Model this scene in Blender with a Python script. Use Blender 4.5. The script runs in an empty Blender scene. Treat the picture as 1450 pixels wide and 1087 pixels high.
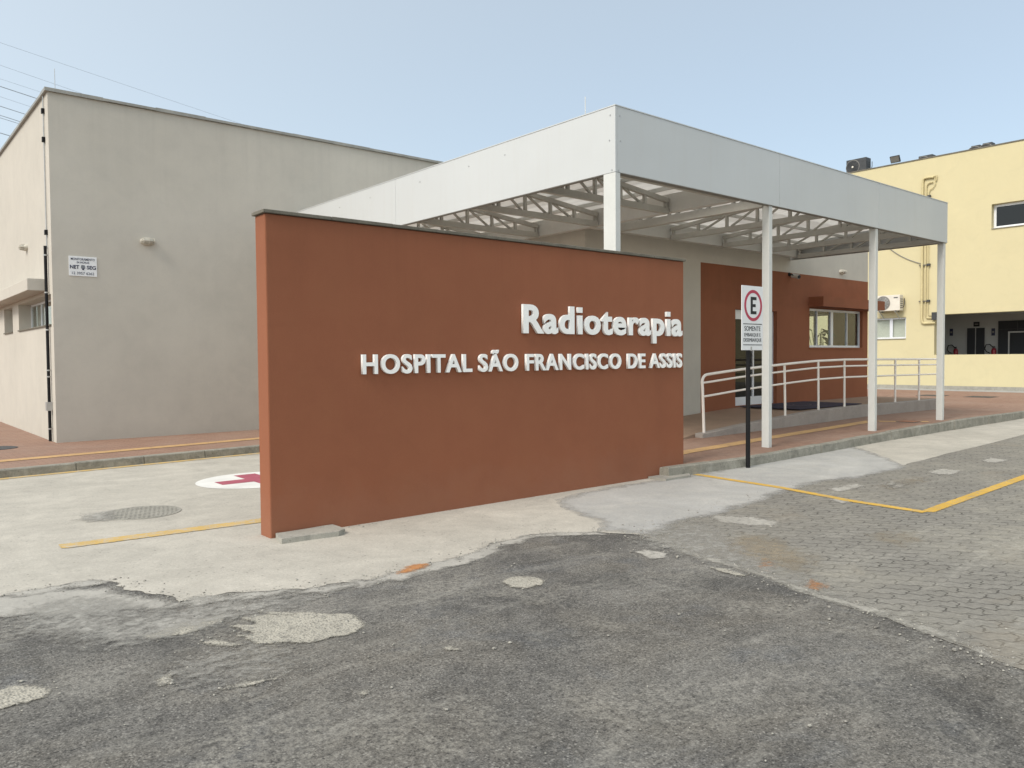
import bpy, bmesh, math, random
from mathutils import Vector, Matrix
from mathutils.geometry import tessellate_polygon
R = math.radians
random.seed(7)
scene = bpy.context.scene
COL = scene.collection
EDGE_CA=[(0.754, 6.344), (1.006, 6.34), (1.325, 6.362), (1.454, 6.15), (1.452, 6.011), (1.527, 5.765), (1.649, 5.402), (1.848, 5.371), (2.109, 5.29), (2.389, 5.108), (2.733, 5.033), (2.951, 5.009), (3.09, 5.038), (3.424, 5.062), (3.87, 5.106), (4.106, 5.218), (4.194, 5.309), (4.286, 5.297), (4.691, 5.338), (5.224, 5.011)]
EDGE_CP=[(5.224, 5.011), (5.423, 4.674), (5.995, 4.856), (6.728, 4.897), (8.072, 5.089), (9.454, 5.244), (10.38, 5.048), (11.466, 5.062), (12.068, 5.122), (13.877, 5.216), (17.919, 5.425)]
EDGE_AP=[(5.423, 4.674), (5.182, 4.051), (5.114, 3.464), (4.971, 2.965), (4.861, 2.451), (4.725, 1.958), (4.578, 1.536), (4.505, 1.35)]
GREY=[(6.05, 6.458), (5.736, 5.961), (5.562, 5.478), (5.224, 5.011), (5.423, 4.674), (5.995, 4.856), (6.728, 4.897), (8.072, 5.089), (9.454, 5.244), (10.38, 5.048), (11.466, 5.062), (12.943, 6.118), (13.79, 7.102), (11.015, 6.698), (8.774, 6.559), (7.127, 6.652)]
PATCH=[[(3.516, 4.31), (3.654, 4.38), (3.767, 4.329), (3.802, 4.175), (3.706, 4.071), (3.583, 4.067), (3.477, 4.184)], [(4.898, 4.275), (5.026, 4.256), (5.075, 4.053), (4.937, 3.964), (4.813, 4.076)], [(6.516, 4.7), (6.655, 4.716), (6.828, 4.463), (6.852, 4.164), (6.599, 4.048), (6.456, 4.22), (6.368, 4.472)], [(1.807, 4.797), (2.178, 4.618), (2.359, 4.42), (2.326, 4.195), (2.168, 4.101), (1.955, 4.113), (1.723, 4.293), (1.713, 4.438), (1.551, 4.645), (1.635, 4.596), (1.767, 4.487), (1.68, 4.718), (1.84, 4.625)], [(1.359, 4.88), (1.452, 4.968), (1.636, 4.948), (1.784, 4.929), (1.666, 4.779), (1.473, 4.713), (1.322, 4.751), (1.247, 4.881)], [(1.142, 4.167), (1.203, 4.186), (1.296, 4.206), (1.203, 4.042), (1.145, 4.033), (1.117, 4.057)], [(0.457, 4.537), (0.526, 4.52), (0.592, 4.555), (0.714, 4.379), (0.689, 4.268), (0.595, 4.245), (0.493, 4.253), (0.431, 4.307)], [(1.305, 3.803), (1.416, 3.832), (1.681, 3.777), (1.583, 3.732), (1.429, 3.752)], [(1.502, 4.549), (1.582, 4.541), (1.705, 4.291), (1.601, 4.323), (1.486, 4.454)], [(1.905, 4.977), (1.993, 4.86), (2.16, 4.581), (2.054, 4.645), (1.957, 4.775)], [(1.818, 3.345), (1.891, 3.348), (1.887, 3.285), (1.809, 3.259)], [(2.462, 3.635), (2.539, 3.553), (2.535, 3.416), (2.448, 3.492)], [(8.294, 4.448), (8.56, 4.447), (8.477, 4.16), (8.192, 4.137), (8.16, 4.279)], [(9.757, 4.495), (10.065, 4.513), (9.964, 4.227), (9.64, 4.171), (9.557, 4.318)], [(11.266, 4.574), (11.672, 4.569), (11.705, 4.252), (11.187, 4.202), (11.086, 4.384)], [(13.045, 4.524), (13.495, 4.561), (13.372, 4.212), (12.901, 4.219), (12.84, 4.386)], [(8.97, 4.793), (9.624, 4.77), (9.406, 4.53), (8.811, 4.534)], [(4.966, 3.68), (4.886, 3.431), (4.905, 3.263), (4.991, 3.261), (5.023, 3.465)]]
STAIN=[[(3.109, 5.02), (3.246, 5.138), (3.383, 5.099), (3.357, 5.012), (3.169, 4.967)], [(5.081, 2.868), (5.198, 2.88), (5.199, 2.785), (5.118, 2.721), (5.008, 2.775)], [(5.306, 3.374), (5.42, 3.385), (5.386, 3.303), (5.239, 3.271)]]
LINE1=[(8.774, 6.559), (8.633, 5.249), (8.393, 4.238), (8.32, 3.388)]
LINE2=[(8.368, 3.394), (11.643, 3.518)]
LINE3=[(1.361, 7.693), (3.091, 7.593)]
FEATHER=[(0.529, 6.481), (0.762, 6.402), (0.996, 6.281), (1.409, 6.119), (1.499, 5.746), (1.636, 5.434), (1.974, 5.323), (1.787, 5.199), (1.497, 5.264), (1.209, 5.445), (0.887, 5.621), (0.678, 5.735), (0.473, 5.848)]

SUN_E, SUN_ANG, SKY_S, EXPO = 1.5, 22, .046, 0.94
AIR, DUST_D, OZ = 1.0, 1.0, 1.2
HAZE, HAZE_FILL = (3.9, 4.4, 4.5), (10.3, 10.5, 9.7)


# ------------------------------------------------------------------ materials
class NT:
    def __init__(s, name):
        s.m = bpy.data.materials.new(name); s.m.use_nodes = True
        s.t = s.m.node_tree; s.t.nodes.clear()
        s.out = s.n('ShaderNodeOutputMaterial'); s.b = s.n('ShaderNodeBsdfPrincipled')
        s.l(s.b.outputs[0], s.out.inputs[0])
    def n(s, typ, **kw):
        nd = s.t.nodes.new(typ)
        for k, v in kw.items(): setattr(nd, k, v)
        return nd
    def l(s, a, b): s.t.links.new(a, b)
    def put(s, sock, v):
        if hasattr(v, 'is_output'): s.l(v, sock)
        else:
            if isinstance(v, (tuple, list)) and len(v) == 3 and sock.type == 'RGBA': v = (*v, 1)
            sock.default_value = v
    def pos(s, sc=(1, 1, 1), rot=(0, 0, 0), obj=False):
        if obj: o = s.n('ShaderNodeTexCoord').outputs['Object']
        else: o = s.n('ShaderNodeNewGeometry').outputs['Position']
        mp = s.n('ShaderNodeMapping'); s.l(o, mp.inputs[0])
        mp.inputs['Scale'].default_value = sc; mp.inputs['Rotation'].default_value = rot
        return mp.outputs[0]
    def noise(s, co, scale, detail=4, rough=.55, dist=0):
        nd = s.n('ShaderNodeTexNoise'); s.l(co, nd.inputs['Vector'])
        nd.inputs['Scale'].default_value = scale; nd.inputs['Detail'].default_value = detail
        nd.inputs['Roughness'].default_value = rough; nd.inputs['Distortion'].default_value = dist
        return nd.outputs['Fac']
    def vor(s, co, scale, feature='F1', out='Distance'):
        nd = s.n('ShaderNodeTexVoronoi', feature=feature); s.l(co, nd.inputs['Vector'])
        nd.inputs['Scale'].default_value = scale
        return nd.outputs[out]
    def ramp(s, f, a, b, va=0., vb=1.):
        nd = s.n('ShaderNodeMapRange'); s.put(nd.inputs[0], f)
        for i, v in enumerate((a, b, va, vb)): nd.inputs[i + 1].default_value = v
        return nd.outputs[0]
    def math(s, op, a, b=0.):
        nd = s.n('ShaderNodeMath', operation=op); s.put(nd.inputs[0], a); s.put(nd.inputs[1], b)
        return nd.outputs[0]
    def mix(s, f, a, b, mode='MIX'):
        nd = s.n('ShaderNodeMix', data_type='RGBA', blend_type=mode)
        s.put(nd.inputs[0], f); s.put(nd.inputs[6], a); s.put(nd.inputs[7], b)
        return nd.outputs[2]
    def bump(s, h, strength=.3, dist=.01):
        nd = s.n('ShaderNodeBump'); nd.inputs['Strength'].default_value = strength
        nd.inputs['Distance'].default_value = dist; s.put(nd.inputs['Height'], h)
        s.l(nd.outputs[0], s.b.inputs['Normal'])
    def fin(s, col, rough=.8, spec=.3, metal=0.):
        s.put(s.b.inputs['Base Color'], col); s.put(s.b.inputs['Roughness'], rough)
        s.b.inputs['Specular IOR Level'].default_value = spec; s.b.inputs['Metallic'].default_value = metal
        return s.m

def plaster(name, col, var=.07, rough=.88, stain=.12, tint=(1.0, .98, .94), top=None):
    t = NT(name); p = t.pos()
    big = t.noise(p, .55, 4, .6); mid = t.noise(p, 2.6, 5, .62, .3); fine = t.noise(p, 90, 3, .6)
    streak = t.noise(t.pos((5, 5, .22)), 1.0, 4, .6)
    v = t.math('ADD', t.math('ADD', t.ramp(big, .3, .7, -var, var), t.ramp(mid, .3, .7, -var * .55, var * .55)),
               t.math('ADD', t.ramp(fine, .3, .7, -var * .5, var * .5), t.ramp(streak, .35, .72, var * .18, -var * .22)))
    c = t.mix(1, col, t.n_rgb(t.math('ADD', v, 1.)), 'MULTIPLY')
    c = t.mix(t.ramp(mid, .45, .8, 0, .35), c, tuple(a * b for a, b in zip(col, tint)))
    # dirt and splash marks rising from the foot of the wall
    sep = t.n('ShaderNodeSeparateXYZ'); t.l(p, sep.inputs[0])
    h = t.math('ADD', sep.outputs[2], t.ramp(t.noise(p, 3.2, 5, .7), .2, .8, -.25, .25))
    c = t.mix(t.ramp(h, .06, .5, stain, 0), c, (.30, .25, .20))
    if top:
        run = t.noise(t.pos((3.2, 3.2, .10)), 2.2, 6, .7)
        m_ = t.math('MULTIPLY', t.ramp(sep.outputs[2], top - top * .36, top, 0, 1), t.ramp(run, .48, .70))
        c = t.mix(t.math('MULTIPLY', m_, .16), c, tuple(v * .66 for v in col))
        m2 = t.math('MULTIPLY', t.ramp(sep.outputs[2], top - .16, top - .02, 0, 1), t.ramp(mid, .3, .6))
        c = t.mix(t.math('MULTIPLY', m2, .28), c, tuple(v * .6 for v in col))
    c = t.mix(t.ramp(t.noise(p, 1.3, 6, .66, 1.6), .52, .75, 0, .30), c, tuple(v * .86 for v in col))
    c = t.mix(t.ramp(t.noise(p, .8, 5, .6, 1.1), .55, .75, 0, .30), c, tuple(min(1, v * 1.12) for v in col))
    t.bump(t.math('ADD', t.math('MULTIPLY', fine, .5), t.math('MULTIPLY', t.noise(p, 22, 3, .6), .9)), .28, .006)
    return t.fin(c, rough, .25)
def n_rgb(s, v):
    nd = s.n('ShaderNodeCombineColor')
    for i in range(3): s.l(v, nd.inputs[i])
    return nd.outputs[0]
NT.n_rgb = n_rgb

def simple(name, col, rough=.5, spec=.4, metal=0., var=.06, scale=6., bump=0.):
    t = NT(name); p = t.pos(obj=True)
    a = t.noise(p, scale, 5, .6); b = t.noise(p, scale * 9, 3, .6)
    v = t.math('ADD', t.ramp(a, .3, .7, 1 - var, 1 + var), t.ramp(b, .3, .7, -var * .5, var * .5))
    if bump: t.bump(b, bump, .004)
    return t.fin(t.mix(1, col, t.n_rgb(v), 'MULTIPLY'), t.ramp(a, .3, .7, max(.02, rough - .07), min(1, rough + .07)), spec, metal)

def soften(m, lo=.15, hi=.5, scale=7.):
    """let a worn film fade out at its ragged edge: coverage = how far inside the outline, broken up by noise"""
    t = m.node_tree; n = t.nodes.new; out = [x for x in t.nodes if x.type == 'OUTPUT_MATERIAL'][0]; b = [x for x in t.nodes if x.type == 'BSDF_PRINCIPLED'][0]
    at = n('ShaderNodeAttribute'); at.attribute_name = 'cover'
    g = n('ShaderNodeNewGeometry'); no = n('ShaderNodeTexNoise'); no.inputs['Scale'].default_value = scale; no.inputs['Detail'].default_value = 8; no.inputs['Roughness'].default_value = .78
    t.links.new(g.outputs['Position'], no.inputs['Vector'])
    ad = n('ShaderNodeMath'); ad.operation = 'ADD'; t.links.new(at.outputs['Fac'], ad.inputs[0])
    ms = n('ShaderNodeMapRange'); ms.inputs[1].default_value = .25; ms.inputs[2].default_value = .75; ms.inputs[3].default_value = -.5; ms.inputs[4].default_value = .5
    t.links.new(no.outputs['Fac'], ms.inputs[0]); t.links.new(ms.outputs[0], ad.inputs[1])
    mr = n('ShaderNodeMapRange'); mr.inputs[1].default_value = lo; mr.inputs[2].default_value = hi; t.links.new(ad.outputs[0], mr.inputs[0])
    tr = n('ShaderNodeBsdfTransparent'); mx = n('ShaderNodeMixShader'); t.links.new(mr.outputs[0], mx.inputs[0]); t.links.new(tr.outputs[0], mx.inputs[1]); t.links.new(b.outputs[0], mx.inputs[2]); t.links.new(mx.outputs[0], out.inputs[0])
    return m
def m_asphalt():
    t = NT('asphalt'); p = t.pos()
    big = t.noise(p, .62, 6, .66, .8); mid = t.noise(p, 1.7, 7, .70, .8); sm = t.noise(p, 7, 7, .74, .5)
    g1 = t.noise(p, 26, 5, .78); g2 = t.noise(p, 58, 4, .8); g3 = t.noise(p, 120, 3, .8)
    cell = t.vor(p, 75, out='Color'); dist = t.vor(p, 75)
    sc = t.n('ShaderNodeSeparateColor'); t.l(cell, sc.inputs[0])
    base = t.mix(t.ramp(big, .36, .66), AS1, AS2)
    base = t.mix(t.ramp(mid, .40, .70, 0, .8), base, AS3)
    # brownish and bluish cast, as the binder has aged unevenly
    base = t.mix(t.ramp(t.noise(p, .8, 5, .65, .6), .45, .68, 0, .55), base, (.165, .148, .122))
    base = t.mix(t.ramp(t.noise(p, 1.25, 5, .65, 1.0), .54, .72, 0, .5), base, (.112, .118, .126))
    k = t.math('MULTIPLY', t.math('MULTIPLY', t.ramp(g2, .30, .70, .36, 1.66), t.ramp(g3, .30, .70, .50, 1.52)), t.math('MULTIPLY', t.ramp(g1, .3, .7, .72, 1.28), t.ramp(sm, .3, .7, .78, 1.22)))
    base = t.mix(1, base, t.n_rgb(k), 'MULTIPLY')
    stone = t.math('MULTIPLY', t.ramp(sc.outputs[0], .80, .87), t.ramp(dist, .5, .28))
    base = t.mix(t.math('MULTIPLY', stone, .60), base, (.33, .315, .285))
    hole = t.math('MULTIPLY', t.ramp(sc.outputs[1], .80, .86), t.ramp(dist, .55, .3))
    base = t.mix(t.math('MULTIPLY', hole, .7), base, (.03, .03, .031))
    # ravelled areas where paler stone shows, and swept cement dust
    rav = t.math('MULTIPLY', t.ramp(t.noise(p, 1.05, 6, .7, .9), .50, .66), t.ramp(g1, .42, .60))
    base = t.mix(t.math('MULTIPLY', rav, .6), base, (.34, .32, .275))
    dn = t.noise(t.pos((.8, 2.6, 1), (0, 0, R(38))), 1.2, 8, .74, 1.1)
    dust = t.math('MULTIPLY', t.ramp(dn, .51, .67), t.ramp(g1, .32, .58))
    base = t.mix(t.math('MULTIPLY', dust, .58), base, (.31, .295, .26))
    wp = t.n('ShaderNodeVectorMath', operation='ADD'); t.l(p, wp.inputs[0])
    ns = t.n('ShaderNodeTexNoise'); t.l(p, ns.inputs['Vector']); ns.inputs['Scale'].default_value = 3; t.l(ns.outputs['Color'], wp.inputs[1])
    cr = t.vor(wp.outputs[0], .42, 'DISTANCE_TO_EDGE')
    crk = t.math('MULTIPLY', t.ramp(cr, .004, .001), t.ramp(mid, .5, .6))
    base = t.mix(t.math('MULTIPLY', crk, .5), base, (.04, .039, .037))
    t.bump(t.math('ADD', t.math('MULTIPLY', dist, -.5), t.math('ADD', t.math('MULTIPLY', g2, .8), g1)), .5, .009)
    return t.fin(base, t.ramp(mid, .3, .7, .8, .95), .2)

def m_concrete(name, c1, c2, c3, pits=.5, scale=1., stain=(.30, .26, .21)):
    t = NT(name); p = t.pos()
    big = t.noise(p, .5 * scale, 5, .6, .5); mid = t.noise(p, 2.4 * scale, 6, .68, .5); sm = t.noise(p, 14, 5, .7)
    grain = t.noise(p, 150, 3, .6)
    base = t.mix(t.ramp(big, .33, .67), c1, c2)
    base = t.mix(t.ramp(mid, .42, .74, 0, .8), base, c3)
    sw = t.noise(t.pos((.6, 3.2, 1), (0, 0, R(-8))), 1.3, 6, .65, .7)
    base = t.mix(t.ramp(sw, .5, .75, 0, .45), base, c2)
    base = t.mix(t.ramp(sm, .35, .7, .22, 0), base, c3)
    base = t.mix(t.ramp(grain, .35, .65, .28, 0), base, tuple(v * .5 for v in c3))
    gr2 = t.noise(p, 42, 5, .8); base = t.mix(1, base, t.n_rgb(t.math('MULTIPLY', t.ramp(gr2, .3, .7, .86, 1.12), t.ramp(t.noise(p, 1.1, 6, .7, 1.5), .3, .7, .88, 1.1))), 'MULTIPLY')
    dk = t.math('MULTIPLY', t.ramp(t.noise(t.pos((.45, 1.7, 1), (0, 0, R(4))), 1.6, 7, .72, 1.2), .55, .70), t.ramp(gr2, .35, .6))
    base = t.mix(t.math('MULTIPLY', dk, .34), base, tuple(v * .7 for v in c3))
    v = t.vor(p, 38); ch = t.vor(p, 38, out='Color')
    s = t.n('ShaderNodeSeparateColor'); t.l(ch, s.inputs[0])
    pit = t.math('MULTIPLY', t.math('MULTIPLY', t.ramp(s.outputs[0], .86, .9), t.ramp(v, .42, .25)), t.ramp(mid, .4, .6))
    base = t.mix(t.math('MULTIPLY', pit, pits), base, (.10, .095, .085))
    base = t.mix(t.ramp(t.noise(p, .9, 6, .7, 1.2), .62, .78, 0, .35), base, stain)
    t.bump(t.math('ADD', sm, t.math('ADD', t.math('MULTIPLY', grain, .4), t.math('MULTIPLY', pit, -1.2))), .35, .006)
    return t.fin(base, .9, .2)

def m_pebble():
    t = NT('exposed_concrete'); p = t.pos()
    mid = t.noise(p, 5, 6, .7); dist = t.vor(p, 70); col = t.vor(p, 70, out='Color')
    s = t.n('ShaderNodeSeparateColor'); t.l(col, s.inputs[0])
    base = t.mix(t.ramp(mid, .3, .7), (.46, .43, .36), (.32, .30, .255))
    base = t.mix(t.math('MULTIPLY', t.math('MULTIPLY', t.ramp(s.outputs[0], .72, .8), t.ramp(dist, .5, .3)), .75), base, (.075, .07, .065))
    base = t.mix(t.math('MULTIPLY', t.math('MULTIPLY', t.ramp(s.outputs[1], .7, .8), t.ramp(dist, .5, .3)), .5), base, (.5, .48, .42))
    base = t.mix(t.ramp(t.noise(p, 22, 5, .7), .5, .68, 0, .6), base, (.14, .135, .125))
    t.bump(t.math('ADD', dist, mid), .6, .01)
    return t.fin(base, .92, .2)

def m_blocks(name, c1, c2, cm, bw, bh, wav=0., mortar=.06, rot=0., dust=(.4, .37, .32), dustamt=.4, var=.5):
    t = NT(name); p = t.pos((1, 1, 1), (0, 0, rot))
    sx = t.n('ShaderNodeSeparateXYZ'); t.l(p, sx.inputs[0])
    wob = t.ramp(t.noise(p, 5, 4, .65), .2, .8, -.03, .03) if wav else t.ramp(t.noise(p, 4, 3, .6), .2, .8, -.012, .012)
    def tri(v, per):
        return t.math('PINGPONG', t.math('ADD', v, 100.), per)
    x = t.math('ADD', sx.outputs[0], wob); y = t.math('ADD', sx.outputs[1], wob)
    if wav:
        x = t.math('ADD', x, t.math('MULTIPLY', tri(sx.outputs[1], bh / 2), wav))
        y = t.math('ADD', y, t.math('MULTIPLY', tri(sx.outputs[0], bw / 4), wav))
    cb = t.n('ShaderNodeCombineXYZ'); t.l(x, cb.inputs[0]); t.l(y, cb.inputs[1])
    br = t.n('ShaderNodeTexBrick'); t.l(cb.outputs[0], br.inputs['Vector'])
    br.inputs['Scale'].default_value = 1; br.inputs['Mortar Size'].default_value = mortar * bh
    br.inputs['Brick Width'].default_value = bw; br.inputs['Row Height'].default_value = bh
    br.inputs['Mortar Smooth'].default_value = .35; br.inputs['Bias'].default_value = 0
    br.inputs['Color1'].default_value = (*c1, 1); br.inputs['Color2'].default_value = (*c2, 1); br.inputs['Mortar'].default_value = (*cm, 1)
    big = t.noise(p, .45, 5, .65, .5); mid = t.noise(p, 3, 6, .7, .4); gr = t.noise(p, 120, 3, .6)
    base = t.mix(t.ramp(mid, .35, .7, 0, var), br.outputs['Color'], tuple(v * .72 for v in c2))
    base = t.mix(t.math('MULTIPLY', t.ramp(big, .42, .68), t.ramp(mid, .3, .62, 0, dustamt)), base, dust)
    base = t.mix(t.ramp(gr, .3, .6, .3, 0), base, tuple(v * .4 for v in c1))
    if wav:      # sand, scuffs and pale drag marks over the worn blocks
        s1 = t.noise(t.pos((.5, 3.5, 1), (0, 0, R(30))), 1.1, 8, .75, 1.0); s2 = t.noise(p, 24, 5, .78)
        base = t.mix(1, base, t.n_rgb(t.math('MULTIPLY', t.ramp(s2, .3, .7, .78, 1.22), t.ramp(mid, .3, .7, .86, 1.14))), 'MULTIPLY')
        base = t.mix(t.math('MULTIPLY', t.math('MULTIPLY', t.ramp(s1, .53, .68), t.ramp(s2, .35, .6)), .55), base, (.40, .38, .33))
        base = t.mix(t.ramp(t.noise(p, .7, 5, .65, .8), .56, .72, 0, .4), base, (.27, .225, .165))
    h = t.math('ADD', t.math('MULTIPLY', br.outputs['Fac'], -1.2), t.math('ADD', t.math('MULTIPLY', gr, .3), t.math('MULTIPLY', mid, .5)))
    t.bump(h, .5, .008)
    return t.fin(base, .9, .2)

def m_paint_line(name, col, under, wear=.5):
    t = NT(name); p = t.pos()
    a = t.noise(p, 9, 6, .75, .5); b = t.noise(p, 70, 4, .7)
    f = t.ramp(t.math('ADD', t.math('MULTIPLY', a, .6), t.math('MULTIPLY', b, .4)), wear - .06, wear + .06)
    c = t.mix(t.ramp(t.noise(p, 2.2, 4), .3, .7), col, tuple(v * .8 for v in col))
    t.bump(b, .3, .004)
    return t.fin(t.mix(f, under, c), .8, .25)

def m_glass(name='window_glass', tint=(.75, .8, .8), refl=1.0):
    t = NT(name); t.t.nodes.remove(t.b)
    tr = t.n('ShaderNodeBsdfTransparent'); tr.inputs[0].default_value = (*tint, 1)
    gl = t.n('ShaderNodeBsdfGlossy'); gl.inputs['Roughness'].default_value = .015
    g = t.n('ShaderNodeNewGeometry'); d = t.n('ShaderNodeVectorMath', operation='DOT_PRODUCT'); t.l(g.outputs['Incoming'], d.inputs[0]); t.l(g.outputs['Normal'], d.inputs[1])
    s5 = t.math('POWER', t.math('SUBTRACT', 1., t.math('ABSOLUTE', d.outputs['Value'])), 5.)      # Schlick, the same from either side of the pane
    fres = t.math('ADD', t.math('MULTIPLY', s5, .95), .045)
    mx = t.n('ShaderNodeMixShader'); t.l(t.math('MULTIPLY', fres, refl), mx.inputs[0]); t.l(tr.outputs[0], mx.inputs[1]); t.l(gl.outputs[0], mx.inputs[2])
    t.l(mx.outputs[0], t.out.inputs[0])
    return t.m

def m_deck(trans=.3, nm='roof_sheet'):
    t = NT(nm); t.t.nodes.remove(t.b)
    df = t.n('ShaderNodeBsdfDiffuse'); tl = t.n('ShaderNodeBsdfTranslucent')
    p = t.pos(); v = t.noise(p, 1.3, 5, .6)
    c = t.mix(t.ramp(v, .3, .7), (.90, .90, .88), (.84, .835, .82))
    t.l(c, df.inputs[0]); t.l(t.mix(1, c, (1, .98, .96), 'MULTIPLY'), tl.inputs[0])
    mx = t.n('ShaderNodeMixShader'); mx.inputs[0].default_value = trans
    t.l(df.outputs[0], mx.inputs[1]); t.l(tl.outputs[0], mx.inputs[2]); t.l(mx.outputs[0], t.out.inputs[0])
    wv = t.n('ShaderNodeBump'); wv.inputs['Strength'].default_value = .4; wv.inputs['Distance'].default_value = .02
    w = t.n('ShaderNodeTexWave'); t.l(p, w.inputs[0]); w.inputs['Scale'].default_value = 1.6; t.l(w.outputs['Fac'], wv.inputs['Height'])
    t.l(wv.outputs[0], df.inputs['Normal']); t.l(wv.outputs[0], tl.inputs['Normal'])
    return t.m

def m_fascia():
    t = NT('fascia_metal'); p = t.pos()
    a = t.noise(p, .7, 4, .55); b = t.noise(p, 40, 3, .6); st = t.noise(t.pos((6, 6, .35)), 1.2, 5, .65)
    c = t.mix(t.ramp(a, .3, .7), FASC, tuple(v * .95 for v in FASC))
    c = t.mix(t.ramp(st, .5, .8, 0, .16), c, (.45, .42, .37))
    c = t.mix(t.ramp(b, .3, .7, .05, 0), c, (.5, .49, .46))
    t.bump(t.noise(t.pos((.5, .5, .8)), 1.1, 2, .4), .42, .05)
    return t.fin(c, t.ramp(a, .3, .7, .34, .48), .45)

AS1 = (.112, .107, .099); AS2 = (.205, .194, .173); AS3 = (.066, .064, .061)
FASC = (.535, .55, .55)
M = {}
M['asphalt'] = m_asphalt()
M['concrete'] = m_concrete('apron_concrete', (.56, .525, .455), (.50, .468, .405), (.41, .385, .335))
M['slurry'] = m_concrete('grey_concrete', (.40, .408, .405), (.35, .36, .36), (.44, .43, .405), .25)
M['slurry_soft'] = soften(m_concrete('grey_cement_wash', (.43, .425, .405), (.365, .362, .35), (.49, .475, .435), .25), -.1, .55, 3)
M['kerbstone'] = m_concrete('kerb_concrete', (.43, .41, .35), (.31, .295, .25), (.165, .157, .13), .7, 3)
M['slabcon'] = m_concrete('slab_concrete', (.42, .40, .35), (.36, .345, .30), (.27, .26, .23), .6, 2)
M['rampcon'] = m_concrete('ramp_concrete', (.40, .355, .315), (.36, .32, .285), (.32, .28, .25), .3, 1.5)
M['pebble'] = m_pebble()
M['pebble_soft'] = soften(m_pebble(), .26, .80, 26)
M['dust'] = soften(m_concrete('cement_dust', (.43, .41, .37), (.38, .365, .33), (.33, .32, .29), .5), .28, .92, 11)
M['patch_soft'] = soften(m_concrete('mortar_patch', (.50, .475, .425), (.44, .42, .375), (.37, .35, .31), .4), .40, 1.0, 20)
M['paver'] = m_blocks('interlocking_paver', (.285, .270, .238), (.235, .222, .195), (.075, .07, .06), .235, .118, .6, .06, R(52), (.36, .335, .275), .75, .75)
M['verge_soft'] = soften(m_concrete('mortar_bead', (.45, .425, .375), (.40, .38, .33), (.31, .295, .26), .4), .28, .85, 16)
M['apron_soft'] = soften(m_concrete('apron_feather', (.46, .44, .395), (.42, .40, .36), (.355, .34, .305)), .1, .6, 5)
M['sand'] = soften(m_concrete('blown_sand', (.40, .335, .24), (.37, .31, .225), (.31, .265, .2), .2), .35, 1.15, 7)
M['paint_soft'] = soften(m_paint_line('line_paint', (.66, .41, .075), (.27, .26, .23), .43), .05, .3, 26)
M['paint_soft2'] = soften(m_paint_line('old_line_paint', (.62, .42, .14), (.45, .42, .37), .47), .05, .3, 26)
M['brick'] = m_blocks('red_paving', (.355, .225, .165), (.30, .185, .135), (.2, .125, .09), .20, .10, 0, .05, 0, (.42, .33, .27), .45, .35)
M['yellow'] = m_paint_line('yellow_paint', (.66, .41, .075), (.27, .26, .23), .425)
M['yellow2'] = m_paint_line('worn_yellow_paint', (.62, .42, .14), (.45, .42, .37), .47)
M['tactile'] = m_paint_line('tactile_paving', (.60, .38, .17), (.33, .2, .15), .44)
M['white_mark'] = m_paint_line('white_paint', (.78, .77, .73), (.5, .48, .44), .36)
M['red_mark'] = m_paint_line('red_paint', (.42, .11, .15), (.5, .25, .25), .38)
M['rust'] = m_paint_line('brick_dust', (.50, .23, .09), (.45, .31, .2), .42)
M['rust'] = soften(M['rust'], .15, .85, 14)
M['orange'] = plaster('orange_plaster', (.260, .096, .050), .06, .85, .07, (.93, 1.04, 1.0), 2.9)
M['grey'] = plaster('grey_plaster', (.495, .465, .41), .06, .88, .12, (1, .99, .96), 6.5)
M['yellowwall'] = plaster('yellow_plaster', (.585, .52, .325), .018, .88, .0)
M['white'] = simple('white_paint_metal', (.58, .585, .56), .42, .4, 0, .04, 3)
M['rail'] = simple('rail_paint', (.86, .80, .73), .4, .45, 0, .05, 3)
M['truss'] = simple('truss_paint', (.44, .435, .40), .5, .4, 0, .07, 2)
M['deck'] = m_deck(.50); M['skylight'] = m_deck(.62, 'clear_sheet')
M['fascia'] = m_fascia()
M['letter'] = simple('letter_paint', (.90, .89, .86), .5, .4, 0, .03, 5)
M['coping'] = simple('coping_metal', (.30, .29, .26), .5, .5, .35, .2, 4, .2)
M['copeconc'] = simple('coping_cement', (.155, .142, .115), .85, .25, 0, .22, 5, .4)
M['black'] = simple('black_paint', (.010, .010, .011), .6, .2, 0, .2, 5)
M['dark'] = simple('dark_metal', (.06, .062, .065), .55, .4, .3, .2, 6)
M['galv'] = simple('galvanised_metal', (.45, .45, .44), .45, .5, .7, .12, 9)
M['alu'] = simple('window_aluminium', (.72, .74, .78), .35, .5, .15, .04, 5)
M['plate'] = simple('sign_plate', (.74, .745, .75), .4, .4, 0, .03, 6)
M['signred'] = simple('sign_red', (.42, .03, .075), .45, .4, 0, .05, 6)
M['signblack'] = simple('sign_black', (.012, .014, .018), .5, .3, 0, .05, 6)
M['signnavy'] = simple('sign_navy', (.03, .035, .075), .5, .3, 0, .05, 6)
M['glass'] = m_glass('window_glass', (.90, .93, .92), 1.0)
M['darkglass'] = m_glass('tinted_glass', (.22, .25, .27), 1.0)
M['acbody'] = simple('condenser_casing', (.66, .62, .54), .5, .4, 0, .07, 4)
M['grille'] = simple('grille_metal', (.22, .21, .19), .55, .4, .2, .1, 8)
M['pipe'] = simple('painted_pipe', (.55, .47, .26), .6, .35, 0, .08, 5)
M['interior'] = simple('interior_wall', (.42, .42, .41), .8, .3, 0, .03, 2)
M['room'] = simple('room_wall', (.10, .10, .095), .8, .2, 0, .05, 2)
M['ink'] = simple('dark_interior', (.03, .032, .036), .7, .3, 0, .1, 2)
M['redmetal'] = simple('extinguisher_red', (.30, .015, .03), .35, .5, 0, .06, 6)
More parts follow.
